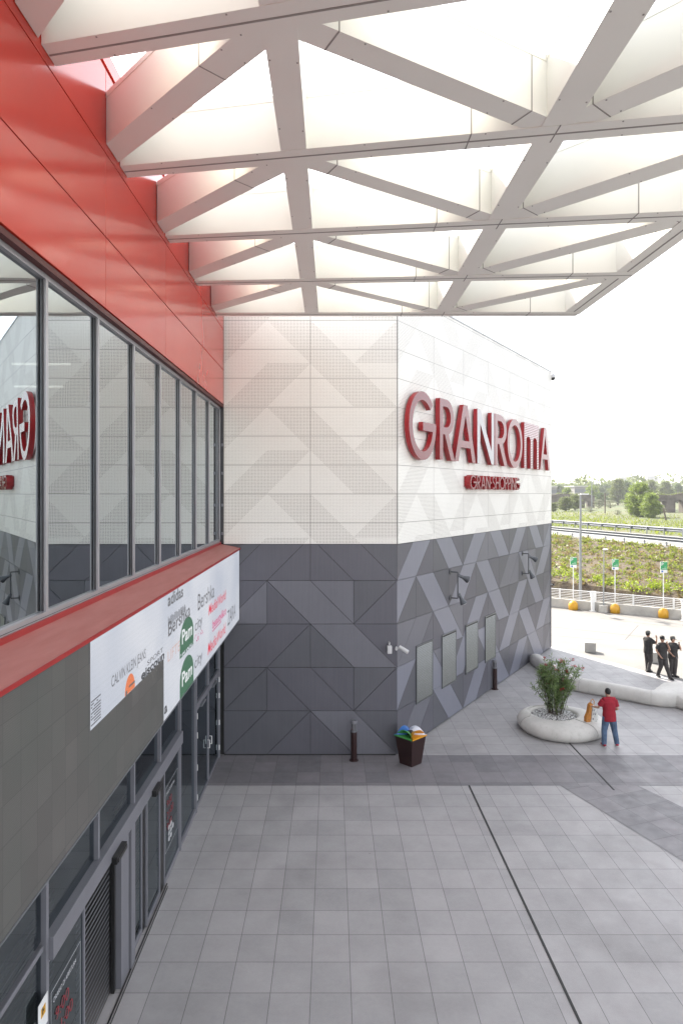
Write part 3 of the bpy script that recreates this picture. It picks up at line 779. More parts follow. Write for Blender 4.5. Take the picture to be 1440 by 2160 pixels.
for k in range(9):
    for j in range(7):
        if random.random() < .85: b.bb(XS+.006, XS+.008, 7.42+j*.045, 7.42+j*.045+.035, 4.90+k*.032, 4.915+k*.032)
b.build('small_print', M['t_grey'], scr)
b = MB(); pts_ = [(8.85+.22*math.cos(R(a)), 4.865+.23*math.sin(R(a))) for a in range(0, 181, 12)]
b.add([(XS+.006, y, z) for y, z in pts_], [tuple(range(len(pts_)))]); b.build('orange_shape', M['t_orange'], scr)
b = MB(); b.bb(XS+.0075, XS+.0085, 8.80, 9.06, 4.93, 4.955); b.bb(XS+.0075, XS+.0085, 8.66, 8.72, 4.865, 4.92); b.build('dark_stripe', M['t_grey'], scr)
b = MB()
for k in range(24):
    y = 13.0+random.random()*.9; z = 4.56+random.random()*.14; b.bb(XS+.006, XS+.008, y, y+.03, z, z+.02)
b.build('magenta_dots', M['t_mag'], scr)

# ------------------------------------------------------------------ the white lattice canopy
can = thing('lattice_canopy', 'white triangulated steel canopy projecting from the red wall over the entrance plaza', 'canopy', (-3.04, 10, 12.1))
CA, CB = -.37, -.096
def zb(p): return 12.14+CB*(p[0]+3)
def beam(name, a, b2, wd, lift, depth, groove=False, joints=(), smi=1, clipx=None):
    a = Vector(a); b2 = Vector(b2); t = (b2-a).normalized(); n = Vector((-t.y, t.x)); L = (b2-a).length
    if name == 'rib':                               # ends cut parallel to the wall
        k = wd/2/abs(t.x)
        fp = lambda w_, s0, s1: [(a.x+t.x*s0, a.y+t.y*s0-k*w_), (a.x+t.x*s1, a.y+t.y*s1-k*w_), (a.x+t.x*s1, a.y+t.y*s1+k*w_), (a.x+t.x*s0, a.y+t.y*s0+k*w_)]
    else:
        fp = lambda w_, s0, s1: [tuple(a+t*s0-n*wd/2*w_), tuple(a+t*s1-n*wd/2*w_), tuple(a+t*s1+n*wd/2*w_), tuple(a+t*s0+n*wd/2*w_)]
    def cl(poly):
        return clip(poly, 0, clipx, False) if clipx is not None else poly
    q = MB()
    q.prism(cl(fp(1, 0, L)), lambda p: zb(p)+lift, lambda p: zb(p)+depth)
    q.prism(cl(fp(1.05, -.0, L)), lambda p: zb(p)+depth-.085, lambda p: zb(p)+depth-.012*(1+lift*50), 0)
    if groove: q.prism(cl(fp(.07, .01, L-.01)), lambda p: zb(p)+lift-.004, lambda p: zb(p)+lift+.02, smi)
    for s in joints:
        if 0 < s < L: q.prism(cl(fp(1.012, s-.008, s+.008)), lambda p: zb(p)+lift-.003, lambda p: zb(p)+depth-.09, smi)
    nb = int(L/1.3)
    for i_ in range(nb):
        for sg in (-.42, .42):
            c_ = a+t*((i_+.5)*L/nb)+n*wd*sg
            if clipx is None or c_.x > clipx+.05: q.box((c_.x, c_.y, zb(c_)+lift-.001), (.016, .016, .008), smi)
    return q.build(name, [M['white'], M['joint']], can)
YB = [-.50, 2.56, 5.22]; XL = -3.043; XR = 5.36; DEP = .74
def rc(j, x): return 18.15-.185-2.66*j+CA*(x+3.0)
NR = 8
for j in range(NR):
    beam('rib', (XL, rc(j, XL)), (XR, rc(j, XR)), .345, 0, DEP, True, [2.9+.75*(1 if j % 2 else 1), 3.5+1.5, 6.0, 7.9][1:] )
for i, x in enumerate(YB):
    beam('main_beam', (x, rc(0, x)), (x, rc(NR-1, x)), .34, .006, DEP-.012, i == 2, [2.66*k for k in range(1, NR)] if i == 2 else [])
XW = -3.62
for j in range(0, NR-1):
    # left bay: wall (far rib) to first beam (near rib)
    beam('brace', (XW, rc(j, XW)-.05), (YB[0], rc(j+1, YB[0])+.05), .335, .012, DEP-.024, False, [3.62], clipx=XL+.002)
    beam('brace', (YB[0], rc(j+1, YB[0])+.05), (YB[1], rc(j, YB[1])-.05), .335, .013, DEP-.026, False, [.55, 2.9])
    beam('brace', (YB[1], rc(j, YB[1])-.05), (YB[2], rc(j+1, YB[2])+.05), .335, .014, DEP-.028, False, [.6, 4.1])

# ------------------------------------------------------------------ wall fixtures
rotW = Matrix((dv, nv, Vector((0, 0, 1)))).transposed()
def spot_pair(px, yt, yb, label):
    e = .26; s = s_at(px, e); Y = wpt(s, 0, e).y
    zt, zbm = H-(yt-CY)*Y/F, H-(yb-CY)*Y/F
    o = thing('wall_spotlight', label, 'spotlight', tuple(wpt(s, zbm, 0)), 'paired spotlights on the grey panels')
    q = MB(); q.tube([wpt(s, zt, e), wpt(s, zbm, e)], .022)
    for z in (zt, zbm): q.tube([wpt(s-.02, z, .0), wpt(s-.02, z, .05), wpt(s, z, e)], .02); q.tube([wpt(s-.02, z-.0, .0), wpt(s-.02, z, .025)], .09, 12)
    q.build('bracket', M['lamp_grey'], o)
    for k, z in enumerate((zt-.12, zbm+.12)):
        up = Vector((0, 0, 1)); d_ = (dv*.55+nv*.55+up*(.0-.35)).normalized() if k == 0 else (dv*.25+nv*.35-up*.85).normalized()
        p0 = wpt(s+.10, z, e)
        q = MB(); q.tube([p0-d_*.02, p0+d_*.14, p0+d_*.17, p0+d_*.33, p0+d_*.35], [.050, .056, .060, .118, .118], 14)
        q.tube([wpt(s, z, e), p0+d_*.1], .025); hd = q.build('lamp_head', M['lamp_grey'], o, smooth=False)
        q = MB(); q.tube([p0+d_*.352, p0+d_*.358], .106, 14); q.build('lens', M['lamp_lens'], hd)
spot_pair(965, 1207, 1262, 'pair of grey spotlights on the nearer bracket of the grey angled wall')
spot_pair(1114, 1168, 1210, 'pair of grey spotlights on the farther bracket near the wall end')
o = thing('security_camera', 'white box camera on the grey wall just left of the corner', 'camera', tuple(AT(821, 1368, 19.35)))
c = AT(821, 1370, 19.24); q = MB(); q.box(c, (.13, .16, .22)); q.build('housing', M['cctv'], o, bevel=.02)
q = MB(); q.box(c+Vector((0, .06, .16)), (.04, .14, .05)); q.tube([c+Vector((0, .09, .1)), c+Vector((0, .09, .2))], .012); q.build('bracket', M['cctv'], o)
s = s_at(848, .2); c = wpt(s, 7.44-(1363-1040)*19.6/1440, .24)
o = thing('security_camera', 'grey tube camera on a short arm at the right of the wall corner', 'camera', tuple(c))
q = MB(); d_ = (dv*.1+nv*.9-Vector((0, 0, .45))).normalized(); q.tube([c-d_*.14, c+d_*.14, c+d_*.15], [.055, .06, .05], 12); q.build('housing', M['cctv'], o)
q = MB(); q.tube([c-nv*.02, c-nv*.2+Vector((0, 0, .02)), c-nv*.235], .022); q.tube([c-nv*.235, c-nv*.215], .06); q.build('bracket', M['cctv'], o)
c = AT(1165, 797, 32.9)
o = thing('dome_camera', 'dome camera hanging from a curved arm at the roof corner of the white block', 'camera', tuple(c))
q = MB(); q.tube([AT(1155, 783, 32.8), AT(1160, 782.5, 32.9), AT(1164, 784, 32.9), AT(1165, 789, 32.9)], .035); q.build('arm', M['cctv'], o)
q = MB(); q.lathe([(.04, .2), (.12, .16), (.14, .04), (.13, 0)], c); q.build('housing', M['cctv'], o, smooth=True)
q = MB(); q.lathe([(.12, 0), (.11, -.07), (.05, -.13), (.01, -.14)], c); q.build('dome', M['black'], o, smooth=True)
c = wpt(13*P-.05, 7.44-(1233-1040)*32.6/1440, .12)
o = thing('security_camera', 'small black camera low on the far edge of the grey wall', 'camera', tuple(c))
q = MB(); q.tube([c, c+dv*.16-Vector((0, 0, .05))], .05, 10); q.build('housing', M['black'], o); q = MB(); q.tube([c-nv*.12, c], .02); q.build('bracket', M['cctv'], o)

# ------------------------------------------------------------------ bollards, bin
def bollard(px, py, label):
    g = G(px, py); o = thing('bollard_light', label, 'bollard', tuple(g), 'dark bollard lights by the grey walls')
    q = MB(); q.lathe([(.13, 0), (.13, .012), (.125, .02)], g, 20); q.build('base_plate', M['brown'], o)
    q = MB(); q.lathe([(.085, .02), (.085, .80)], g, 20); q.build('post', M['brown'], o, smooth=False)
    q = MB(); q.lathe([(.088, .80), (.088, .84), (.03, .845)], g, 20); q.build('collar', M['galv'], o)
    q = MB(); q.lathe([(.062, .845), (.062, 1.03)], g, 16); q.build('lamp_tube', simple('smoked lamp tube', C(.12, .12, .13), .2), o)
    for a in (20, 140, 260):
        q = MB(); q.bb(g.x+.075*math.cos(R(a))-.008, g.x+.075*math.cos(R(a))+.008, g.y+.075*math.sin(R(a))-.008, g.y+.075*math.sin(R(a))+.008, .84, 1.035); q.build('rod', M['alu_mid'], o)
    q = MB(); q.lathe([(.088, 1.035), (.088, 1.10), (.08, 1.11)], g, 20); q.build('cap', M['alu_mid'], o)
bollard(746, 1604, 'dark bollard light standing against the dark wall left of the bin')
bollard(1043, 1454, 'dark bollard light by the angled wall beside the last pale louvre vent')
bc = Vector((2.16, 18.80, 0)); ang = R(48)
o = thing('recycling_bin', 'dark brown square bin with blue, green, yellow and white lid flaps at the wall corner', 'bin', tuple(bc))
def ring(r, z, ra=0): return [(bc.x+r*math.cos(ang+R(45+90*k)), bc.y+r*math.sin(ang+R(45+90*k)), z) for k in range(4)]
ang = R(44)
q = MB(); v0, v1 = ring(.30, .0), ring(.425, .76)
q.add(v0+v1, [(3, 2, 1, 0), (4, 5, 6, 7)]+[(i, (i+1) % 4, 4+(i+1) % 4, 4+i) for i in range(4)]); q.build('body', M['brown'], o, bevel=.008)
ctr = Vector((bc.x, bc.y, .78)); cr = [Vector(p) for p in ring(.46, .762)]
# four coloured quarters, each a flat corner tray with a curved flap
cols = {}
mids = [(cr[i]+cr[(i+1) % 4])/2 for i in range(4)]
names = ['l_white', 'l_blue', 'l_green', 'l_yellow']
for i in range(4):
    # quarter i is the triangle spanned by side i
    a, b_ = cr[i], cr[(i+1) % 4]; cc = Vector((bc.x, bc.y, a.z))
    out = ((a+b_)/2-cc).normalized()
    dirs = math.degrees(math.atan2(out.y, out.x)) % 360
    mn = M['l_yellow'] if 270 <= dirs < 360 else M['l_white'] if dirs < 90 else M['l_blue'] if dirs < 180 else M['l_green']
    sh = cc-out*0+out*.012
    q = MB(); a2, b2 = a-(a-b_).normalized()*.01, b_+(a-b_).normalized()*.01
    q.prism([(sh.x, sh.y), (a2.x, a2.y), (b2.x, b2.y)], .762, .79); lid = q.build('lid', mn, o)
    q = MB(); side = (b_-a).normalized(); L = (b_-a).length; vs_ = []; fs_ = []
    n_ = 10
    for k in range(n_+1):
        t = k/n_; ww = (t-.5)*L*.92
        hgt = .18*math.sin(math.pi*t)**.8
        outer = cc+out*(L*.5*.80)+side*ww+Vector((0, 0, .03+hgt))
        inner = cc+out*.03+side*ww*.12+Vector((0, 0, .05+.06*math.sin(math.pi*t)))
        vs_ += [outer, inner, outer-Vector((0, 0, .012)), inner-Vector((0, 0, .012))]
    for k in range(n_):
        b0 = 4*k; fs_ += [(b0, b0+4, b0+5, b0+1), (b0+2, b0+3, b0+7, b0+6), (b0, b0+2, b0+6, b0+4), (b0+1, b0+5, b0+7, b0+3)]
    q.add(vs_, fs_); q.build('flap', mn, lid)
q = MB(); q.lathe([(.09, .80), (.09, .87), (.06, .9), (.0, .9)], bc, 14); q.build('ashtray', M['black'], o, smooth=False)

# ------------------------------------------------------------------ round planter bench with oleander
pc = Vector((7.12, 21.55, 0)); hc = Vector((7.06, 21.78, 0))
o = thing('planter_bench', 'pale rounded concrete ring bench filled with white pebbles around a shrub', 'bench', tuple(pc))
q = MB(); n_ = 64; vs_ = []
def outer_r(a): return 1.36*(1+.07*math.cos(a+.5)+.02*math.cos(3*a))
prof = [(-.18, .0), (-.10, .03), (-.02, .12), (.0, .22), (-.05, .33), (-.16, .41), (-.32, .45)]
for i in range(n_):
    a = 2*math.pi*i/n_
    ci, si = math.cos(a), math.sin(a)
    for dr, z in prof: r = outer_r(a)+dr; vs_.append((pc.x+r*ci, pc.y+r*si, z))
    for r, z in ((.80, .44), (.72, .42), (.69, .36), (.69, .2)): vs_.append((hc.x+r*ci, hc.y+r*si, z))
m_ = len(prof)+4
q.add(vs_, [(i*m_+k, ((i+1) % n_)*m_+k, ((i+1) % n_)*m_+k+1, i*m_+k+1) for i in range(n_) for k in range(m_-1)])
q.build('ring_seat', M['concrete'], o, smooth=True)
for a in (-55, 75, 190):                             # casting joints
    a = R(a); t = Vector((math.cos(a), math.sin(a), 0)); q = MB()
    ps = [pc+t*(outer_r(a)+dr+.003)+Vector((0, 0, z+.003)) for dr, z in prof[1:]]+[hc+t*.8+Vector((0, 0, .446))]
    q.tube(ps, .006, 4); q.build('seam', M['joint'], o)
q = MB(); q.lathe([(.70, .28), (.70, .34)], hc, 40); q.build('soil', M['soil'], o)
q = MB()
for k in range(1500):
    a = random.random()*2*math.pi; r = .68*math.sqrt(random.random()); x, y = hc.x+r*math.cos(a), hc.y+r*math.sin(a)
    s_ = random.uniform(.014, .034); z = .345+random.random()*.035+.03*(1-(r/.68)**2)
    rt = Matrix.Rotation(random.random()*6.3, 3, (random.random()-.5, random.random()-.5, random.random()))
    pv = [rt @ Vector(p)*s_+Vector((x, y, z)) for p in ((1, 0, 0), (-1, 0, 0), (0, .8, 0), (0, -.8, 0), (0, 0, .6), (0, 0, -.6))]
    q.add(pv, [(0, 2, 4), (2, 1, 4), (1, 3, 4), (3, 0, 4), (2, 0, 5), (1, 2, 5), (3, 1, 5), (0, 3, 5)])
pb = q.build('pebbles', M['pebble'], o); pb['kind'] = 'stuff'
# oleander
ol = thing('oleander_shrub', 'bushy oleander with narrow green leaves and red blossoms growing from the pebbles', 'shrub', (hc.x+.05, hc.y+.05, .35))
root = Vector((hc.x+.05, hc.y+.02, .36)); stems = MB(); lv = MB(); fl = MB()
def leaf(bm, p, d_, L, wd, up=Vector((0, 0, 1))):
    s_ = d_.cross(up)
    if s_.length < .1: s_ = Vector((1, 0, 0))
    s_.normalize(); nn = s_.cross(d_).normalized()
    bm.add([p, p+d_*L*.5+s_*wd*.5+nn*L*.04, p+d_*L-nn*L*.08, p+d_*L*.5-s_*wd*.5+nn*L*.04], [(0, 1, 2, 3)])
tips = []
for k in range(46):
    a = random.random()*2*math.pi; sp_ = random.uniform(.15, .72)*(1 if k % 3 else .55)
    hgt = random.uniform(.85, 1.85)*(1.05-.25*sp_)
    p0 = root+Vector((math.cos(a), math.sin(a), 0))*random.uniform(.04, .26)
    p3 = root+Vector((math.cos(a)*sp_*1.15, math.sin(a)*sp_*1.15, hgt))
    p1 = p0.lerp(p3, .35)+Vector((0, 0, .12)); p2 = p0.lerp(p3, .7)+Vector((0, 0, .10))
    ps = [p0, p1, p2, p3]; stems.tube(ps, [.009, .007, .005, .003], 5)
    for j in range(62):
        t = .12+.88*random.random()**.85
        i_ = min(2, int(t*3)); p = ps[i_].lerp(ps[i_+1], t*3-i_)
        d_ = Vector((random.gauss(0, 1), random.gauss(0, 1), random.gauss(.35, .7))).normalized()
        leaf(lv, p, d_, random.uniform(.09, .18), random.uniform(.02, .032))
    # side twigs
    for j in range(5):
        t = random.uniform(.45, .95); i_ = min(2, int(t*3)); p = ps[i_].lerp(ps[i_+1], t*3-i_)
        d_ = Vector((random.gauss(0, 1), random.gauss(0, 1), random.uniform(.2, 1.2))).normalized(); e_ = p+d_*random.uniform(.12, .28)
        stems.tube([p, e_], [.005, .002], 4)
        for m2 in range(16):
            dd_ = (d_+Vector((random.gauss(0, .8), random.gauss(0, .8), random.gauss(0, .6)))).normalized(); leaf(lv, p.lerp(e_, random.random()), dd_, random.uniform(.08, .15), .02)
        tips.append(e_)
    tips.append(p3)
hi = [t for t in tips if t.z > 1.75]; side_ = [t for t in tips if t.z <= 1.75]
for t in random.sample(sorted([h for h in hi if h.x > root.x], key=lambda h: h.z), 9)+random.sample([h for h in hi if h.x <= root.x], 3)+random.sample(side_, 4):
    for m2 in range(7):
        c = t+Vector((random.gauss(0, .035), random.gauss(0, .035), random.gauss(.02, .025)))
        for p_ in range(5):
            d_ = Vector((math.cos(p_*1.256), math.sin(p_*1.256), random.uniform(-.2, .5))).normalized(); leaf(fl, c, d_, .045, .038)
stems.build('stem', M['bark'], ol); lv.build('foliage', M['lf_ole'], ol); fl.build('blossom', M['petal'], ol)
# ------------------------------------------------------------------ long curved bench
path = [(1122, 1385, .46), (1140, 1397, .50), (1160, 1411, .54), (1185, 1428, .56), (1212, 1440, .56), (1240, 1446, .56), (1270, 1451, .57), (1300, 1456.5, .58), (1335, 1463, .58), (1365, 1469, .60), (1392, 1471, .85), (1420, 1468, 1.5), (1462, 1466, 2.4), (1520, 1490, 2.1), (1580, 1515, 1.6), (1620, 1545, .9), (1640, 1562, .5)]
pp = []
for x_, y_, w_ in path: g = G(x_, y_, .25); pp.append((Vector((g.x, g.y, 0)), w_))
# smooth the centre line
def catmull(pts, n):
    out = []
    for i in range(len(pts)-1):
        p0, p1, p2, p3 = pts[max(i-1, 0)], pts[i], pts[i+1], pts[min(i+2, len(pts)-1)]
        for k in range(n):
            t = k/n
            f_ = lambda a, b_, c, d_: .5*((2*b_)+(-a+c)*t+(2*a-5*b_+4*c-d_)*t*t+(-a+3*b_-3*c+d_)*t**3)
            out.append((Vector([f_(p0[0][j], p1[0][j], p2[0][j], p3[0][j]) for j in range(3)]), f_(p0[1], p1[1], p2[1], p3[1])))
    out.append(pts[-1]); return out
sm = catmull(pp, 4)
o = thing('curved_bench', 'long pale tubular concrete bench curving from the angled wall past the men in black', 'bench', tuple(pp[6][0]))
q = MB(); vs_ = []; n_ = len(sm); prof2 = [(-.5, .10), (-.5, .24), (-.45, .36), (-.33, .44), (-.15, .47), (.15, .47), (.33, .44), (.45, .36), (.5, .24), (.5, .10), (.38, .0), (-.38, .0)]
ends = lambda i: min(1, .35+.35*min(i, n_-1-i))
for i, (p, w_) in enumerate(sm):
    t = (sm[min(i+1, n_-1)][0]-sm[max(i-1, 0)][0]).normalized(); nn = Vector((t.y, -t.x, 0)); e_ = ends(i)
    for a, z in prof2:
        ex = a*w_ if abs(a) < .4 else math.copysign(w_/2-(.5-abs(a))*.6, a)
        if abs(a) < .4 and w_ > .7: ex = math.copysign(w_/2-(.5-abs(a))*.6, a) if abs(a) > .2 else a*w_*.9
        vs_.append(p+nn*ex*e_+Vector((0, 0, z*(.6+.4*e_))))
m_ = len(prof2)
q.add(vs_, [(i*m_+k, i*m_+(k+1) % m_, (i+1)*m_+(k+1) % m_, (i+1)*m_+k) for i in range(n_-1) for k in range(m_)]+[tuple(range(m_)), tuple(range((n_-1)*m_+m_-1, (n_-1)*m_-1, -1))])
q.build('seat', M['concrete'], o, smooth=True)
for i in (18, 37):
    p, w_ = sm[i]; t = (sm[i+1][0]-sm[i-1][0]).normalized(); nn = Vector((t.y, -t.x, 0))
    q = MB(); q.tube([p+nn*(math.copysign(w_/2-(.5-abs(a))*.6, a) if abs(a) >= .4 else a*w_)*1.01+Vector((0, 0, z+.003)) for a, z in prof2[:10]], .006, 4); q.build('seam', M['joint'], o)

# ------------------------------------------------------------------ people
def limb(bm, pts, rad): bm.tube(pts, rad, 14)
def hand(bm, wr, d_, palm_n, curl=.5, s=1.0):
    d_ = d_.normalized(); sd_ = d_.cross(palm_n).normalized(); palm_n = sd_.cross(d_).normalized()
    pe = wr+d_*.09*s
    bm.tube([wr, wr+d_*.04*s, pe], [.030*s, .041*s, .038*s], 8, flat=.5)
    for k, L in enumerate((.068, .078, .072, .058)):
        b0 = pe+sd_*(k-1.5)*.020*s-d_*.008
        m1 = b0+(d_*math.cos(curl)+palm_n*math.sin(curl))*L*.5*s; m2 = m1+(d_*math.cos(curl*2)+palm_n*math.sin(curl*2))*L*.5*s
        bm.tube([b0, m1, m2], [.0105*s, .0095*s, .008*s], 6)
    tb = wr+d_*.03*s-sd_*.032*s
    bm.tube([tb, tb+(d_*.6-sd_*.7+palm_n*.3).normalized()*.035*s, tb+(d_*.9-sd_*.5+palm_n*.6).normalized()*.065*s], [.014*s, .012*s, .009*s], 6)
def person(loc, face_deg, pose, clothes, label, hat=None, height=1.72):
    k = height/1.75
    o = thing('person', label, 'person', loc)
    Mx = Matrix.Translation(Vector(loc)) @ Matrix.Rotation(R(face_deg), 4, 'Z') @ Matrix.Scale(k, 4)
    J = {n_: Vector(v_) for n_, v_ in pose.items()}
    hp, nk, hd_ = J['hip'], J['neck'], J['head']
    def torso(bm, g=0.0, low=0.0, top=True):
        secs = [(-.05-low, .183, .142), (.06, .182, .140), (.16, .165, .128), (.30, .185, .135), (.40, .198, .130), (.48, .155, .10)]
        vs_ = []; m_ = 18; up = (nk-hp); L = up.length; ax = up.normalized(); sx_ = Vector((J['shL']-J['shR'])).normalized(); fy = ax.cross(sx_).normalized()
        for z, rx, ry in secs:
            c = hp+ax*(z*L/.52)
            for i in range(m_):
                a = 2*math.pi*i/m_; vs_.append(c+sx_*math.cos(a)*(rx+g)+fy*math.sin(a)*(ry+g))
        n_s = len(secs)
        bm.add(vs_, [(i*m_+j, i*m_+(j+1) % m_, (i+1)*m_+(j+1) % m_, (i+1)*m_+j) for i in range(n_s-1) for j in range(m_)]+[tuple(range(m_-1, -1, -1)), tuple(range((n_s-1)*m_, n_s*m_))])
        bm.tube([J['shL'], (J['shL']+J['shR'])/2+Vector((0, 0, .015)), J['shR']], [.062+g, .075+g, .062+g], 12)
    body = MB(Mx); torso(body)
    body.tube([nk-Vector((0, 0, .03)), nk.lerp(hd_, .55)], [.062, .056], 12)
    body.ball(hd_, (.076, .096, .118), 18); 
    fd = J['look'].normalized(); sd_ = fd.cross(Vector((0, 0, 1))).normalized()
    body.tube([hd_-Vector((0, 0, .07))+fd*.035, hd_-Vector((0, 0, .095))+fd*.07], [.05, .03], 10)
    body.tube([hd_+fd*.085+Vector((0, 0, .0)), hd_+fd*.112-Vector((0, 0, .03))], [.010, .016], 6)
    for s_ in (-1, 1): body.ball(hd_+sd_*s_*.078-Vector((0, 0, .012)), (.016, .016, .032), 8)
    for s_ in 'LR':
        limb(body, [J['sh'+s_], J['sh'+s_].lerp(J['el'+s_], .5), J['el'+s_], J['el'+s_].lerp(J['wr'+s_], .35), J['wr'+s_]], [.050, .046, .038, .040, .026])
        fdv = J.get('hd'+s_, (J['wr'+s_]-J['el'+s_])).normalized()
        hand(body, J['wr'+s_], fdv, Vector(pose.get('pn'+s_, (0, 1, 0))), pose.get('curl', .45) if not hasattr(pose.get('curl', .45), '__len__') else .45)
        limb(body, [J['hp'+s_], J['hp'+s_].lerp(J['kn'+s_], .5), J['kn'+s_], J['kn'+s_].lerp(J['an'+s_], .35), J['an'+s_]], [.085, .075, .055, .056, .038])
        ft = Vector(pose['ft'+s_]).normalized()
        body.tube([J['an'+s_]-Vector((0, 0, .04))-ft*.04, J['an'+s_]-Vector((0, 0, .045))+ft*.10], [.035, .03], 8)
    body.build('body', M['skin'], o, voxel=.0075)
    sh = MB(Mx); torso(sh, .022, .09)
    for s_ in 'LR':
        e = J['sh'+s_].lerp(J['el'+s_], .72 if clothes.get('sleeve', 'short') == 'short' else 1)
        sh.tube([J['sh'+s_], J['sh'+s_].lerp(e, .5), e], [.076, .078, .078], 12)
    so = sh.build('shirt', M[clothes['shirt']], o, voxel=.012)
    if clothes.get('collar'):
        c_ = MB(Mx); c_.tube([nk-Vector((0, 0, .01)), nk+Vector((0, .01, .035))], [.082, .070], 14); c_.build('collar', M[clothes['shirt']], so, smooth=True)
    tr = MB(Mx)
    tr.ball(hp+Vector((0, 0, -.0)), (.172, .125, .12), 16)
    for s_ in 'LR':
        lo = J['an'+s_]+Vector((0, 0, .0))
        tr.tube([J['hp'+s_]+Vector((0, 0, .02)), J['hp'+s_].lerp(J['kn'+s_], .5), J['kn'+s_], J['kn'+s_].lerp(lo, .5), lo-Vector((0, 0, .03))], [.118, .108, .088, .080, .074], 12)
    tr.build('trousers', M[clothes['trousers']], o, voxel=.012)
    for s_ in 'LR':
        ft = Vector(pose['ft'+s_]).normalized(); an = J['an'+s_]; g_ = Vector((an.x, an.y, max(0, an.z-.085)))
        q = MB(Mx); q.tube([g_-ft*.075+Vector((0, 0, .035)), g_-ft*.05+Vector((0, 0, .05)), g_+ft*.03+Vector((0, 0, .055)), g_+ft*.12+Vector((0, 0, .036)), g_+ft*.19+Vector((0, 0, .03))], [.034, .046, .047, .043, .026], 12)
        s1 = q.build('shoe', M[clothes['shoe']], o, smooth=True)
        q = MB(Mx); sdn = Vector((ft.y, -ft.x, 0)); pl = [g_-ft*.10+sdn*.03, g_-ft*.10-sdn*.03, g_+ft*.05-sdn*.045, g_+ft*.17-sdn*.035, g_+ft*.20, g_+ft*.17+sdn*.035, g_+ft*.05+sdn*.045]
        q.prism([(p.x, p.y) for p in pl], g_.z+.002, g_.z+.022); q.build('sole', M[clothes['sole']], s1)
    if clothes.get('chain'):
        s_ = clothes['chain']; c_ = MB(Mx); a_ = hp+Vector((.17*s_[0], .16*s_[1], .03)); e_ = hp+Vector((-.10*s_[0], .19*s_[1], .0)) if False else hp+Vector((.10*s_[0]-.12*s_[1], .17*s_[1]-.12*s_[0], .02))
        c_.tube([a_.lerp(e_, t_/6)-Vector((0, 0, .16*math.sin(math.pi*t_/6))) for t_ in range(7)], .007, 5); c_.build('belt_chain', M['cctv'], o)
    # hair and face
    q = MB(Mx); cc = hd_-fd*.012+Vector((0, 0, .018)); q.ball(cc, (.083, .102, .110), 18)
    hm = q.build('hair', M['hair'], o, smooth=True)
    # trim the hair away from the face
    inv = Mx.inverted(); bm = bmesh.new(); bm.from_mesh(hm.data); org = WLOC[o.name]
    kill = [f for f in bm.faces if ((lambda p: ((p-cc).dot(fd) > .035 and (p-cc).z < .045) or (p-cc).z < -.075)(inv @ (f.calc_center_median()+org)))]
    bmesh.ops.delete(bm, geom=kill, context='FACES'); bm.to_mesh(hm.data); bm.free()
    for nm, off, sz, mt in (('eye', .032, .010, M['hair']), ('eye', -.032, .010, M['hair'])):
        q = MB(Mx); q.ball(hd_+fd*.083+sd_*off+Vector((0, 0, .008)), (sz, sz, .006), 8); q.build(nm, mt, o)
    q = MB(Mx); m0 = hd_+fd*.087-Vector((0, 0, .058)); q.tube([m0-sd_*.02, m0, m0+sd_*.02], .005, 6); q.build('mouth', simple('lip', C(.3, .09, .08), .5) if 'lip' not in M else M['lip'], o)
    if hat:
        q = MB(Mx); vs_ = []; m_ = 20; hb = hd_+Vector((0, 0, .035))-fd*.005
        prof_ = [(1.0, 0), (1.0, .05), (.86, .09), (.5, .112), (.05, .118)]
        for r_, z in prof_:
            for i in range(m_):
                a = 2*math.pi*i/m_; vs_.append(hb+fd*math.cos(a)*.108*r_+sd_*math.sin(a)*.090*r_+Vector((0, 0, z)))
        q.add(vs_, [(i*m_+j, i*m_+(j+1) % m_, (i+1)*m_+(j+1) % m_, (i+1)*m_+j) for i in range(len(prof_)-1) for j in range(m_)])
        hh_ = q.build('cap', M[hat], o, smooth=True)
        q = MB(Mx); rim = [hb+fd*(.095*math.cos(R(a)))+sd_*(.078*math.sin(R(a))) for a in range(-60, 61, 15)]; rim2 = [hb+fd*(.06+.115*math.cos(R(a)))+sd_*(.078*math.sin(R(a)))-Vector((0, 0, .012)) for a in range(-70, 71, 17)][:9]
        q.add(rim+rim2+[p-Vector((0, 0, .006)) for p in rim+rim2], [(i, i+1, 10+i, 9+i) for i in range(8)]+[(18+9+i, 18+10+i, 18+i+1, 18+i) for i in range(8)]+[(9+i, 10+i, 28+i, 27+i) for i in range(8)])
        q.build('brim', M[hat], hh_)
    return o, Mx
base = dict(hip=(0, 0, .93), neck=(0, .0, 1.45), head=(0, .015, 1.625), look=(0, 1, 0), shL=(-.165, 0, 1.40), shR=(.165, 0, 1.40),
            elL=(-.23, -.02, 1.13), wrL=(-.23, .08, .90), elR=(.23, -.02, 1.13), wrR=(.23, .08, .90),
            hpL=(-.085, 0, .90), hpR=(.085, 0, .90), knL=(-.10, .02, .49), knR=(.10, .02, .49), anL=(-.11, 0, .085), anR=(.11, 0, .085), ftL=(-.15, 1, 0), ftR=(.15, 1, 0), pnL=(1, 0, 0), pnR=(-1, 0, 0))
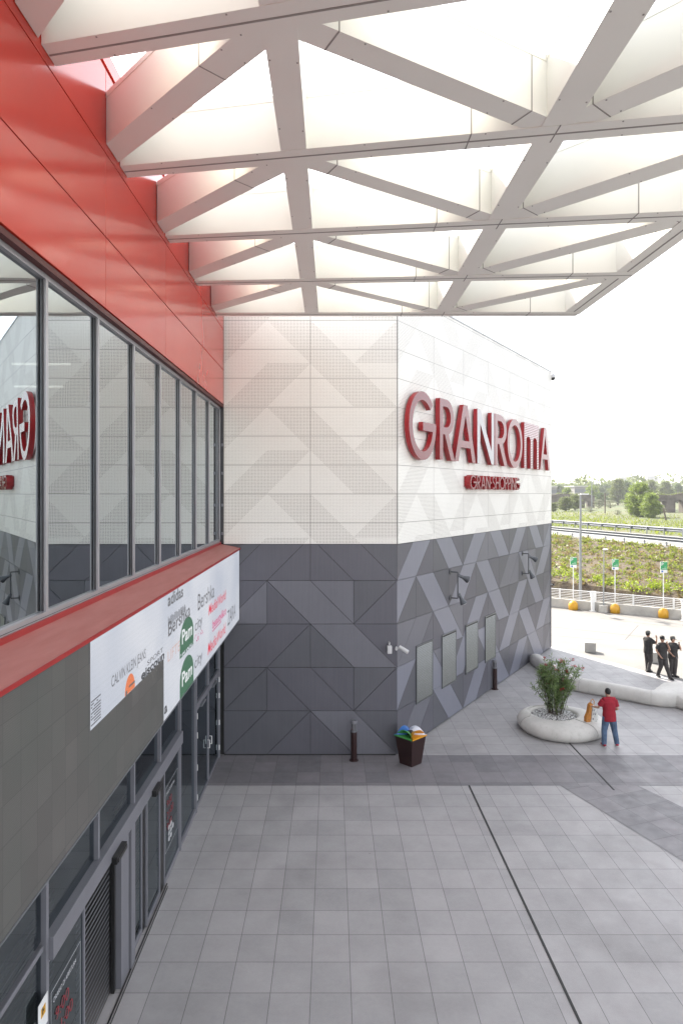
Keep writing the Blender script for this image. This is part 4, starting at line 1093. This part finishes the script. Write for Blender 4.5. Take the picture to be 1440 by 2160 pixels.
# man in the red polo, seen from behind, facing the planter
ps = dict(base); ps.update(hip=(0, 0, .90), head=(.0, .10, 1.60), look=(-.1, 1, -.35), neck=(0, .05, 1.44), shL=(-.19, .02, 1.38), shR=(.19, .02, 1.38), elL=(-.30, .10, 1.14), wrL=(-.33, .32, 1.10), elR=(.25, -.02, 1.10), wrR=(.17, .22, 1.04),
    hpL=(-.09, 0, .88), hpR=(.09, 0, .88), knL=(-.15, .02, .48), knR=(.17, .02, .48), anL=(-.18, -.03, .085), anR=(.23, -.03, .085), ftL=(.0, 1, 0), ftR=(.35, 1, 0), pnL=(0, 0, -1), pnR=(0, 0, 1))
g = G(1284, 1573); person((g.x, g.y, 0), 6, ps, dict(shirt='polo', trousers='jeans', shoe='shoe_red', sole='sole', collar=True), 'man in red polo shirt and blue jeans with his back turned at the ring bench', None, 1.70)
# the bag on the bench edge beside his left hand
bgc = Vector(((1243-CX)*20.95/F, 20.93, .42))
o = thing('shoulder_bag', 'tan and patterned shoulder bag standing on the ring bench beside the man in red', 'bag', tuple(bgc))
q = MB(Matrix.Translation(bgc) @ Matrix.Rotation(R(12), 4, 'Z')); pl = [(-.17, 0), (-.03, 0), (.0, .12), (.02, .40), (.06, .56), (.02, .60), (-.05, .55), (-.10, .30), (-.17, .16)]
q.add([(x, -.07, z) for x, z in pl]+[(x, .07, z) for x, z in pl], [tuple(range(9)), tuple(range(17, 8, -1))]+[(i, 9+i, 9+(i+1) % 9, (i+1) % 9) for i in range(9)]); q.build('side_panel', M['orange_bag'], o, bevel=.015)
q = MB(Matrix.Translation(bgc) @ Matrix.Rotation(R(12), 4, 'Z')); pl = [(-.025, 0), (.20, 0), (.22, .22), (.16, .44), (.09, .52), (.065, .54), (.025, .38), (.005, .12)]
q.add([(x, -.085, z) for x, z in pl]+[(x, .085, z) for x, z in pl], [tuple(range(8)), tuple(range(15, 7, -1))]+[(i, 8+i, 8+(i+1) % 8, (i+1) % 8) for i in range(8)]); q.build('body', M['print'], o, bevel=.02)
q = MB(Matrix.Translation(bgc) @ Matrix.Rotation(R(12), 4, 'Z')); q.tube([(.02, 0, .55), (.03, 0, .66), (.09, 0, .70), (.14, 0, .62), (.12, 0, .48)], .012, 6); q.build('strap', M['orange_bag'], o)
# three men in black with caps
ps = dict(base); ps.update(look=(1, .1, 0), shL=(-.05, .17, 1.40), shR=(.02, -.17, 1.40), elR=(.24, -.2, 1.22), wrR=(.30, -.16, 1.46), hdR=(-.1, 0, 1), elL=(.08, .24, 1.18), wrL=(.16, .2, 1.35), hdL=(.2, 0, 1),
    knL=(.02, .10, .49), anL=(.06, .12, .085), knR=(.06, -.09, .49), anR=(-.08, -.10, .085), ftL=(1, .1, 0), ftR=(1, -.2, 0), pnR=(-1, 0, 0), pnL=(-1, 0, 0), hpL=(0, .085, .9), hpR=(0, -.085, .9))
g = G(1366, 1416); person((g.x, g.y, 0), 14, ps, dict(shirt='blackcl', trousers='blacktr', shoe='shoe_bk', sole='shoe_bk', chain=(.6, -1)), 'leftmost of the three men in black with a grey cap, raising his hand', 'cap', 1.68)
ps = dict(base); ps.update(look=(.2, -1, -.05), shL=(.165, -.02, 1.40), shR=(-.165, 0, 1.40), elL=(.26, -.12, 1.20), wrL=(.13, -.18, 1.44), hdL=(-.3, .1, 1), elR=(-.24, .04, 1.14), wrR=(-.16, -.14, .95),
    hpL=(.085, 0, .9), hpR=(-.085, 0, .9), knL=(.10, -.14, .50), anL=(.22, -.22, .085), knR=(-.05, .02, .49), anR=(-.14, .12, .12), ftL=(.3, -1, 0), ftR=(.1, -1, 0), pnL=(0, -1, 0), pnR=(1, 0, 0))
g = G(1396, 1430); person((g.x, g.y, 0), 0, ps, dict(shirt='blackcl', trousers='blacktr', shoe='shoe_bk', sole='shoe_bk'), 'middle man in black striding forward with one hand at his face', 'hair', 1.68)
ps = dict(base); ps.update(look=(.75, -.65, 0), shL=(.13, -.1, 1.40), shR=(-.13, .1, 1.40), elL=(.26, -.2, 1.2), wrL=(.17, -.23, 1.44), hdL=(-.2, .1, 1), elR=(-.22, .0, 1.14), wrR=(-.12, -.16, 1.0),
    hpL=(.08, -.03, .9), hpR=(-.08, .03, .9), knL=(.08, -.06, .49), anL=(.05, -.05, .085), knR=(-.05, .0, .49), anR=(-.10, .04, .085), ftL=(.7, -.7, 0), ftR=(.6, -.7, 0), pnL=(0, -1, 0), pnR=(1, 0, 0))
g = G(1418, 1427); person((g.x, g.y, 0), 0, ps, dict(shirt='blackcl', trousers='blacktr', shoe='shoe_bk', sole='shoe_bk', chain=(.4, -1)), 'rightmost man in black with a grey cap, hand held to his mouth', 'cap', 1.62)

# ------------------------------------------------------------------ parking: parapet, railing, posts, signs, blocks
pa, pb_ = G(1159, 1279), G(1440, 1307); pd = (pb_-pa).normalized(); pn_ = Vector((-pd.y, pd.x, 0))
if pn_.y < 0: pn_ = -pn_
rp = thing('parapet_railing', 'low concrete parapet with a pale horizontal bar railing along the parking edge', 'railing', tuple(pa))
def par(s, e, z=0): return pa+pd*s+pn_*e+Vector((0, 0, z))
q = MB(); pl = [par(-16, 0), par(40, 0), par(40, .28), par(-16, .28)]; q.prism([(a.x, a.y) for a in pl], -.3, .56); q.build('parapet', M['conc2'], rp, bevel=.02)
q = MB()
for k in range(6): q.tube([par(-16, .14, .64+k*.105), par(40, .14, .64+k*.105)], .018 if k < 5 else .032, 6)
q.build('rails', M['gwhite'], rp)
for k in range(-7, 18):
    q = MB(); c = par(k*2.25+.6, .14, .88); q.box(c, (.10, .06, .66), 0, Matrix.Rotation(math.atan2(pd.y, pd.x), 3, 'Z')); q.build('post', M['gwhite'], rp)
def psign(px, py, h, label, src=None):
    g = G(px, py); 
    if src: return copy_thing(src, tuple(g), label)
    o = thing('parking_sign', label, 'sign', tuple(g), 'green parking signs in yellow domed bases')
    q = MB(); q.lathe([(.29, 0), (.29, .30), (.25, .44), (.15, .54), (.04, .58)], g, 20); q.build('base', M['yellow'], o, smooth=True)
    q = MB(); q.tube([g+Vector((0, 0, .5)), g+Vector((0, 0, h))], .032, 8); q.build('pole', M['gwhite'], o)
    c = g+Vector((0, -.05, h-.34)); q = MB(); q.box(c, (.40, .03, .66)); pl_ = q.build('plate', M['gwhite'], o)
    q = MB(); q.box(c+Vector((0, -.0165, .09)), (.40, .005, .46)); q.build('green_field', M['green_sign'], pl_)
    text_mesh('letter_p', 'P', .26, lambda t: Vector((c.x-.16+t.x, c.y-.022, c.z+.10+t.y)), M['gwhite'], pl_, offset=.02)
    q = MB(); q.box(c+Vector((.02, -.0205, -.07)), (.26, .002, .02)); q.box(c+Vector((.08, -.0205, .02)), (.12, .002, .015)); q.build('white_marks', M['gwhite'], pl_)
    q = MB(); q.box(c+Vector((-.10, -.0165, -.24)), (.10, .004, .10)); q.build('dark_symbol', M['l_blue'], pl_)
    return o
s1_ = psign(1208, 1286, 3.35, 'green P sign on a white pole in a yellow dome base, nearest the white building')
psign(1296, 1293, 3.3, 'green P sign in a yellow dome base beside the short lamp post', s1_)
psign(1398, 1303, 3.3, 'green P sign in a yellow dome base standing behind the men in black', s1_)
M['post'] = simple('pale grey post', C(.26, .27, .28), .5, .2)
def lamp(px, py, Y, h, label, bh=0, r=.07, arm=.35):
    g = G(px, py); g = Vector(((px-CX)*Y/F, Y, 0))
    o = thing('lamp_post', label, 'lamp post', tuple(g))
    q = MB(); q.tube([g, g+Vector((0, 0, h*.5)), g+Vector((.02, 0, h))], [r, r*.8, r*.5], 10); q.build('pole', M['post'], o)
    q = MB(); q.tube([g+Vector((-arm*.3, 0, h)), g+Vector((arm*.6, 0, h+.03))], .03, 6); q.box(g+Vector((arm*.5, -.05, h+.02)), (arm, .22, .07)); q.build('lamp_head', M['gwhite'], o)
    if bh: q = MB(); q.lathe([(.30, 0), (.28, bh)], g, 20); q.build('footing', M['conc2'], o)
lamp(1223, 1300, 45.4, 7.35, 'tall grey lamp post rising behind the railing next to the first P sign', 0, .105, .5)
lamp(1272, 1291, 42.7, 3.9, 'shorter lamp post set in a round concrete footing between two P signs', .42, .05, .22)
lamp(1247, 1300, 176, 11, 'distant thin lamp post in front of the left ruined arch', 0, .15, .6)
g = G(1249, 1289); o = thing('white_pillar', 'white flared pillar standing in front of the railing', 'pillar', tuple(g))
q = MB(); pl = [(-.10, 0), (.10, 0), (.10, .85), (.19, 1.25), (-.19, 1.25), (-.10, .85)]
q.add([(g.x+x, g.y-.08, z) for x, z in pl]+[(g.x+x, g.y+.08, z) for x, z in pl], [tuple(range(6)), tuple(range(11, 5, -1))]+[(i, 6+i, 6+(i+1) % 6, (i+1) % 6) for i in range(6)]); q.build('column', M['gwhite'], o, bevel=.02)
q = MB(); q.box(g+Vector((0, 0, .01)), (.34, .3, .02)); q.build('foot', M['gwhite'], o)
g = G(1441, 1309); o2 = copy_thing(o, tuple(g), 'white flared pillar cut by the right edge of the picture')
for (px, py, sx_, lb) in ((1247, 1377, .50, 'pale square concrete block at the shadow edge near the white building'), (1382, 1399, .46, 'pale square concrete block half hidden between the men in black')):
    g = G(px, py); q = MB(Matrix.Translation(g+Vector((0, .25, 0))) @ Matrix.Rotation(R(-14), 4, 'Z')); q.bb(-sx_/2, sx_/2, -.24, .24, 0, .46)
    o = q.build('concrete_block', M['conc2'], None, bevel=.02); tag(o, lb, 'block', 'concrete blocks on the parking ground')
# thin tyre and joint lines and painted lamp post shadows on the parking ground
q = MB()
for (x0, y0, x1, y1, w_) in ((1264, 1304, 1330, 1312, .05), (1336, 1313, 1437, 1323, .05), (1160, 1322, 1440, 1352, .06), (1160, 1340, 1300, 1352, .04), (1300, 1370, 1440, 1372, .04), (1317, 1350, 1345, 1319, .04)):
    a, b_ = G(x0, y0), G(x1, y1); t = (b_-a).normalized(); nn = Vector((-t.y, t.x, 0))*w_/2
    q.add([a+nn, a-nn, b_-nn, b_+nn], [(0, 1, 2, 3)])
for v_ in q.v: v_.z = .0
o = struct(q.build('parking_joints_and_shadows', simple('ground joint and shadow line', C(.09, .088, .085), .9)))

# ------------------------------------------------------------------ bank, road, meadow
ZR = 3.0
near0 = Vector(((1159-CX)*F*(H-ZR)/87/F, F*(H-ZR)/87, ZR)); rd = Vector((-.27, 1, 0)).normalized(); rn = Vector((rd.y, -rd.x, 0))
def road(t, e, z=0): return near0+rd*t+rn*e+Vector((0, 0, z))
def foot(t):
    a, b_ = G(1159, 1224, .9), G(1440, 1263, .9); a.z = b_.z = 0; d_ = (b_-a); k = -t/ d_.length*1.0
    return a+d_.normalized()*(-t)*.9
# bank as a lofted sheet, foot to road edge
def bankpt(t, v_):
    f_ = foot(t) if t < 12 else foot(12)+(road(t, -9)-road(12, -9))
    f_ = Vector((f_.x, f_.y, 0)); top = road(t, -.9)
    if v_ < 0: return (Vector((f_.x-.30, f_.y-.20, -.40)) if v_ < -.5 else Vector((f_.x-.12, f_.y-.08, .45)))
    p = f_.lerp(top, v_); p.z = .9+(ZR-.9)*v_**.9
    return p
q = MB(); nt1, nv1 = 110, 16; vs_ = []
for i in range(nt1+1):
    t = -50+i*1.5
    for k in range(nv1+3):
        v_ = [-1, -.3][k] if k < 2 else (k-2)/nv1
        p = bankpt(t, v_); n1 = random.gauss(0, .05) if 1 < k < nv1+2 else 0
        vs_.append(p+Vector((0, 0, n1)))
m_ = nv1+3
q.add(vs_, [(i*m_+k, (i+1)*m_+k, (i+1)*m_+k+1, i*m_+k+1) for i in range(nt1) for k in range(m_-1)])
mm = NT('bank earth'); v = mm.coord()
mm.l(mm.ramp(mm.noise(v, 1.2, 6, .7), [(.35, C(.035, .024, .016)), (.5, C(.085, .062, .038)), (.7, C(.09, .08, .03))]), mm.p.inputs['Base Color']); mm.p.inputs['Roughness'].default_value = .95
mm.bump(mm.noise(v, 3, 5), .7, .2); M['bank'] = mm.mat
struct(q.build('embankment', M['bank']))
a = road(-60, -.95)
o = sheet('meadow', [(a.x, a.y), (a.x+2000, a.y-200), (2200, 2400), tuple(road(2400, -.95))[:2]], ZR-.03, M['field'])
sheet('road_shoulder', [tuple(road(-60, -.9))[:2], tuple(road(330, -.9))[:2], tuple(road(330, 0.3))[:2], tuple(road(-60, .3))[:2]], ZR-.006, M['shoulder'])
sheet('road', [tuple(road(-60, .3))[:2], tuple(road(330, .3))[:2], tuple(road(330, 10.4))[:2], tuple(road(-60, 10.4))[:2]], ZR, M['road'])
q = MB()
for e in (.9, 9.8): q.add([road(-60, e, .004), road(330, e, .004), road(330, e+.14, .004), road(-60, e+.14, .004)], [(0, 1, 2, 3)])
for k in range(60): q.add([road(-60+k*6, 5.3, .004), road(-57+k*6, 5.3, .004), road(-57+k*6, 5.44, .004), road(-60+k*6, 5.44, .004)], [(0, 1, 2, 3)])
struct(q.build('road_markings', M['gwhite']))
for e, lb, side_s in ((-.35, 'galvanised guardrail on the near edge of the road above the bank', 1), (10.9, 'galvanised guardrail on the far edge of the road before the meadow', -1)):
    o = thing('guardrail', lb, 'guardrail', tuple(road(0, e)))
    q = MB(); pr = [(0, .40), (.05, .45), (.05, .54), (0, .59), (.0, .63), (.05, .68), (.05, .78), (0, .83)]
    vs_ = []
    for t in (-60, 330):
        for x_, z in pr: vs_.append(road(t, e+x_*side_s, z))
    q.add(vs_, [(i, i+1, 9+i, 8+i) for i in range(7)])
    q.build('beam', M['rail'], o)
    for k in range(60):
        if -46+k*2.6 > 110: break
        q = MB(); c = road(-46+k*2.6, e+.09*side_s, .38); q.box(c, (.08, .12, .84)); q.build('post', M['galv'], o)
# scrub on the bank
def clump(bm, c, r, n_, L, mi=0, flat=.7):
    for _ in range(n_):
        d_ = Vector((random.gauss(0, 1), random.gauss(0, 1), abs(random.gauss(0, .8)))).normalized()
        p = c+Vector((d_.x*r, d_.y*r, d_.z*r*flat))*random.random()**.4
        u_ = Vector((random.gauss(0, 1), random.gauss(0, 1), random.gauss(.3, 1))).normalized(); w_ = u_.cross(Vector((random.gauss(0, 1), random.gauss(0, 1), random.gauss(0, 1)))).normalized()
        l_ = L*random.uniform(.6, 1.3)
        bm.add([p, p+u_*l_*.5+w_*l_*.3, p+u_*l_, p+u_*l_*.5-w_*l_*.3], [(0, 1, 2, 3)], mi)
q = MB()
for _ in range(3200):
    t = random.uniform(-28, 34); v_ = random.random(); p = bankpt(t, v_)
    dry = random.random() < .33
    clump(q, p, random.uniform(.15, .42), 16, random.uniform(.12, .22), 1 if dry else 0)
for _ in range(150):
    t = random.uniform(-28, 34); p = bankpt(t, random.uniform(0, .12)); clump(q, p+Vector((0, 0, .1)), random.uniform(.3, .6), 36, .17, 2, 1.0)
for _ in range(110):
    t = random.uniform(-28, 34); p = bankpt(t, random.uniform(.93, 1.0)); clump(q, p, random.uniform(.2, .4), 20, .17, 0, .8)
struct(q.build('bank_scrub', [M['lf_scrub'], M['lf_dry'], M['lf_yel']]), 'stuff')

# ------------------------------------------------------------------ trees, ruins, far buildings
def tree_mesh(hgt, wd, mat, seed, dens=1.0, trunk=.22, L=.5):
    random.seed(seed); cr_ = MB(); tk = MB()
    th = hgt*trunk; tk.tube([(0, 0, -.3), (.05, 0, th), (-.05, .1, hgt*.55), (0, 0, hgt*.85)], [hgt*.035, hgt*.028, hgt*.016, .02], 8)
    for k in range(int(26*dens)):
        a = random.random()*6.283; z = random.uniform(max(.4, th*.8), hgt*.93); e_ = math.sin(math.pi*min(1, max(0.08, (z-th*.4)/(hgt-th*.4)))**.8)
        r = wd*.5*e_*math.sqrt(random.random())*.9; c = Vector((r*math.cos(a), r*math.sin(a), z))
        if k % 3 == 0: tk.tube([(0, 0, max(th*.7, z*.6)), tuple(c)], [hgt*.010, .015], 5)
        clump(cr_, c-Vector((0, 0, wd*.08)), wd*random.uniform(.10, .21), int(80), L, 0, 1.0)
    return cr_, tk
TR = {}
def tree(kind, px, py_top, Y, wpx, label, base_z=ZR, group='trees beyond the road'):
    Xp = (px-CX)*Y/F; zt_ = H-(py_top-CY)*Y/F; hgt = zt_-base_z; wd = wpx*Y/F
    if kind not in TR:
        spec = {'poplar': ('lf_light', 2.9, .03), 'round': ('lf_mid', 2.2, .12), 'dark': ('lf_dark', 1.9, .08), 'pine': ('lf_dark', 1.5, .5), 'shrub': ('lf_grey', .6, .05)}[kind]
        # unit tree: 10 high, 8 wide
        cr_, tk = tree_mesh(10, 8 if kind != 'pine' else 12, None, len(kind)*7+3, spec[1]*1.6, spec[2], .42)
        a = cr_.build('crown', M[spec[0]]); b_ = tk.build('trunk', M['bark'])
        TR[kind] = (a.data, b_.data); D.objects.remove(a); D.objects.remove(b_)
    o = thing({'pine': 'pine_tree', 'shrub': 'shrub', 'poplar': 'bushy_tree'}.get(kind, 'tree'), label, 'shrub' if kind == 'shrub' else 'tree', (Xp, Y, base_z), group)
    for nm, me in zip(('crown', 'trunk'), TR[kind]):
        c = D.objects.new(nm, me); COL.objects.link(c); c.parent = o
    unit = 8 if kind != 'pine' else 12
    o.scale = (wd/unit, wd/unit, hgt/10); o.rotation_euler = (0, 0, random.random()*6.28)
    return o
random.seed(3)
tl = [('poplar', 1348, 1014, 128, 64, 'bright green bushy tree, the tallest one near the road'),
 ('poplar', 1372, 1038, 122, 46, 'yellow green rounded tree joined to the right of the tallest bushy tree'),
 ('round', 1331, 1034, 134, 30, 'green tree half hidden behind the left of the bushy road side tree'),
 ('round', 1302, 1007, 250, 46, 'large grey green tree standing behind and left of the bushy tree'),
 ('dark', 1320, 1012, 265, 40, 'dark crown between the large grey green tree and the bushy tree'),
 ('round', 1372, 1011, 270, 36, 'round tree below the right distant tower block'),
 ('round', 1402, 1012, 262, 40, 'wide tree above the right ruined arches, left of the frame edge'),
 ('dark', 1428, 1018, 300, 30, 'dark tree behind the ruined arches by the right picture edge'),
 ('round', 1192, 1047, 168, 44, 'leafy tree in front of the left ruined wall beside the white building'),
 ('round', 1212, 1042, 176, 40, 'leafy tree in front of the left ruined wall, just left of the lamp post'),
 ('poplar', 1195, 1026, 240, 30, 'light green tree above the left ruined wall'),
 ('poplar', 1248, 1022, 252, 40, 'light green rounded tree above the end of the left ruin'),
 ('pine', 1218, 1019, 330, 52, 'flat topped umbrella pine behind the low white house'),
 ('pine', 1250, 1017, 345, 52, 'umbrella pine right of the tall lamp post top'),
 ('pine', 1275, 1018, 340, 44, 'umbrella pine left of the large grey green tree'),
 ('dark', 1175, 1021, 330, 40, 'dark far tree beside the edge of the white building'),
 ('dark', 1268, 1038, 230, 36, 'low dark tree below the umbrella pines'),
 ('shrub', 1245, 1068, 160, 30, 'grey green shrub at the foot of the left ruin'),
 ('shrub', 1262, 1052, 200, 26, 'pale shrub behind the meadow between the two ruins'),
 ('shrub', 1286, 1054, 205, 36, 'wide pale shrub in the meadow left of the bushy tree'),
 ('shrub', 1301, 1075, 140, 24, 'greyish shrub at the left foot of the bushy tree'),
 ('round', 1166, 1060, 160, 22, 'green shrub like tree touching the edge of the white building'),
 ('dark', 1388, 1060, 140, 24, 'dark low tree at the right foot of the bushy tree'),
 ('shrub', 1420, 1074, 170, 60, 'long hedge like shrub under the right ruined arches'),
 ('round', 1468, 1010, 262, 48, 'tree just outside the right of the ruined arches'),
 ('dark', 1500, 1018, 290, 50, 'dark tree farther right beyond the arches')]
for a in tl: tree(*a)
def ruin(Y, pts, base, label, arches, rough):
    x = lambda px: (px-CX)*Y/F; z = lambda py: H-(py-CY)*Y/F
    o = thing('ruined_aqueduct', label, 'ruin', (x(pts[0][0]), Y, ZR))
    # columns of masonry between arch openings, wall above
    q = MB(); n_ = 60; x0, x1 = pts[0][0], pts[-1][0]
    for i in range(n_):
        pa_ = x0+(x1-x0)*i/n_; pb2 = x0+(x1-x0)*(i+1)/n_; pm_ = (pa_+pb2)/2
        for (ax, ay), (bx, by) in zip(pts[:-1], pts[1:]):
            if ax <= pm_ <= bx: top = ay+(by-ay)*(pm_-ax)/(bx-ax)
        top += random.uniform(-rough, rough); lo = ZR-.3
        for c_, w_, at in arches:
            if abs(pm_-c_) < w_: lo = z(at+(1-math.sqrt(1-((pm_-c_)/w_)**2))*w_)
        if z(top) > lo: q.bb(x(pa_), x(pb2), Y, Y+2.2+random.uniform(-.15, .15), lo, z(top))
    q.build('masonry', M['brick_old'], o)
    q = MB()
    for i in range(26):
        px_ = random.uniform(x0, x1)
        for (ax, ay), (bx, by) in zip(pts[:-1], pts[1:]):
            if ax <= px_ <= bx: tp = ay+(by-ay)*(px_-ax)/(bx-ax)
        clump(q, Vector((x(px_), Y+.8, z(tp)-.1)), random.uniform(.3, .8), 30, .35, 0, .6)
    q.build('ivy', M['lf_mid'], o)
ruin(205, [(1150, 1050), (1165, 1044), (1185, 1041), (1215, 1044), (1235, 1042), (1253, 1046)], 1072, 'ruined stone aqueduct wall beside the white building', [(1237, 4, 1056)], .7)
ruin(158, [(1375, 1041), (1390, 1044), (1415, 1045), (1440, 1040), (1475, 1042), (1520, 1050)], 1080, 'ruined stone aqueduct with open arches at the right picture edge', [(1398, 7, 1057), (1432, 9, 1055), (1470, 9, 1056)], .6)
def house(px, py_top, Y, wpx, py_bot, label, name='house', floors=3, cols=5):
    x = lambda p: (p-CX)*Y/F; z = lambda p: H-(p-CY)*Y/F
    x0, x1, z0, z1 = x(px-wpx/2), x(px+wpx/2), ZR-.1, z(py_top)
    o = thing(name, label, 'building', ((x0+x1)/2, Y, ZR)); q = MB(); q.bb(x0, x1, Y, Y+12, z0, z1); q.build('wall', M['far_wall'], o)
    q = MB(); q.bb(x0-.4, x1+.4, Y-.4, Y+12.4, z1+.01, z1+.5); q.build('roof', M['conc2'], o)
    fh = 3.0; zz = z1-2.4; n_ = 0
    while zz > max(z(py_bot), ZR+.6) and n_ < floors:
        for c_ in range(cols):
            cx2 = x0+(x1-x0)*(c_+.5)/cols; q = MB(); q.bb(cx2-.6, cx2+.6, Y-.05, Y-.004, zz, zz+1.4); q.build('window', M['far_win'], o)
        zz -= fh; n_ += 1
house(1322, 1006.5, 900, 26, 1030, 'grey flat tower block far behind the trees, left of two', 'tower_block', 6, 5)
house(1376, 1004, 880, 22, 1030, 'grey tower block far behind the trees with a stepped top, right of two', 'tower_block', 6, 5)
house(1224, 1027, 300, 26, 1042, 'low white house with a flat roof between the pines and the ruin', 'house', 2, 4)
house(1165, 1028, 290, 16, 1042, 'small white house at the edge of the white cladding', 'house', 2, 3)
# distant wood behind everything
q = MB()
random.seed(11)
for i in range(700):
    px = random.uniform(600, 2300); Y = random.uniform(330, 640); X_ = (px-CX)*Y/F; h_ = random.uniform(8, 15)
    for k in range(4): clump(q, Vector((X_+random.gauss(0, 4), Y+random.gauss(0, 4), ZR+random.uniform(1, h_-2))), random.uniform(3, 5), 16, 2.2, 0, .8)
struct(q.build('distant_wood', M['lf_mid']), 'stuff')
# meadow grass
q = MB()
for i in range(9000):
    t = random.uniform(-50, 140); e = 11.6+abs(random.gauss(0, 22)); p = road(t, e, -.03)
    for k in range(2):
        d_ = Vector((random.gauss(0, .35), random.gauss(0, .35), 1)).normalized(); w_ = Vector((random.gauss(0, 1), random.gauss(0, 1), 0)).normalized()*.10; h_ = random.uniform(.15, .4)
        p2 = p+Vector((random.gauss(0, .3), random.gauss(0, .3), 0)); q.add([p2-w_, p2+w_, p2+d_*h_], [(0, 1, 2)])
struct(q.build('meadow_grass', M['lf_scrub']), 'stuff')
# wooden poles in the meadow
for px, yt, yb, Y, lb in ((1275, 1040, 1082, 150, 'wooden pole with a crossbar in the meadow between the ruins'), (1404, 1072, 1100, 110, 'leaning wooden stake in the meadow below the right arches')):
    p = AT(px, yb, Y); o = thing('wooden_pole', lb, 'pole', (p.x, Y, ZR)); t_ = AT(px-(6 if Y < 120 else 0), yt, Y)
    q = MB(); q.tube([(p.x, Y, ZR-.1), t_], .13, 6); q.build('shaft', M['bark'], o)
    if Y > 120: q = MB(); q.tube([t_+Vector((-.7, 0, -.5)), t_+Vector((.7, 0, -.5))], .06, 6); q.build('crossbar', M['bark'], o)

# ------------------------------------------------------------------ summer haze
q = MB(); q.bb(-900, 1500, -300, 1250, -1.5, 46)
hz = NT('haze'); hz.t.nodes.remove(hz.p)
pv = hz.n('ShaderNodeVolumePrincipled'); pv.inputs['Density'].default_value = .00036; pv.inputs['Color'].default_value = C(.93, .95, 1.0)
pv.inputs['Anisotropy'].default_value = .2
hz.l(pv.outputs[0], hz.out.inputs['Volume'])
struct(q.build('haze', hz.mat), 'stuff')
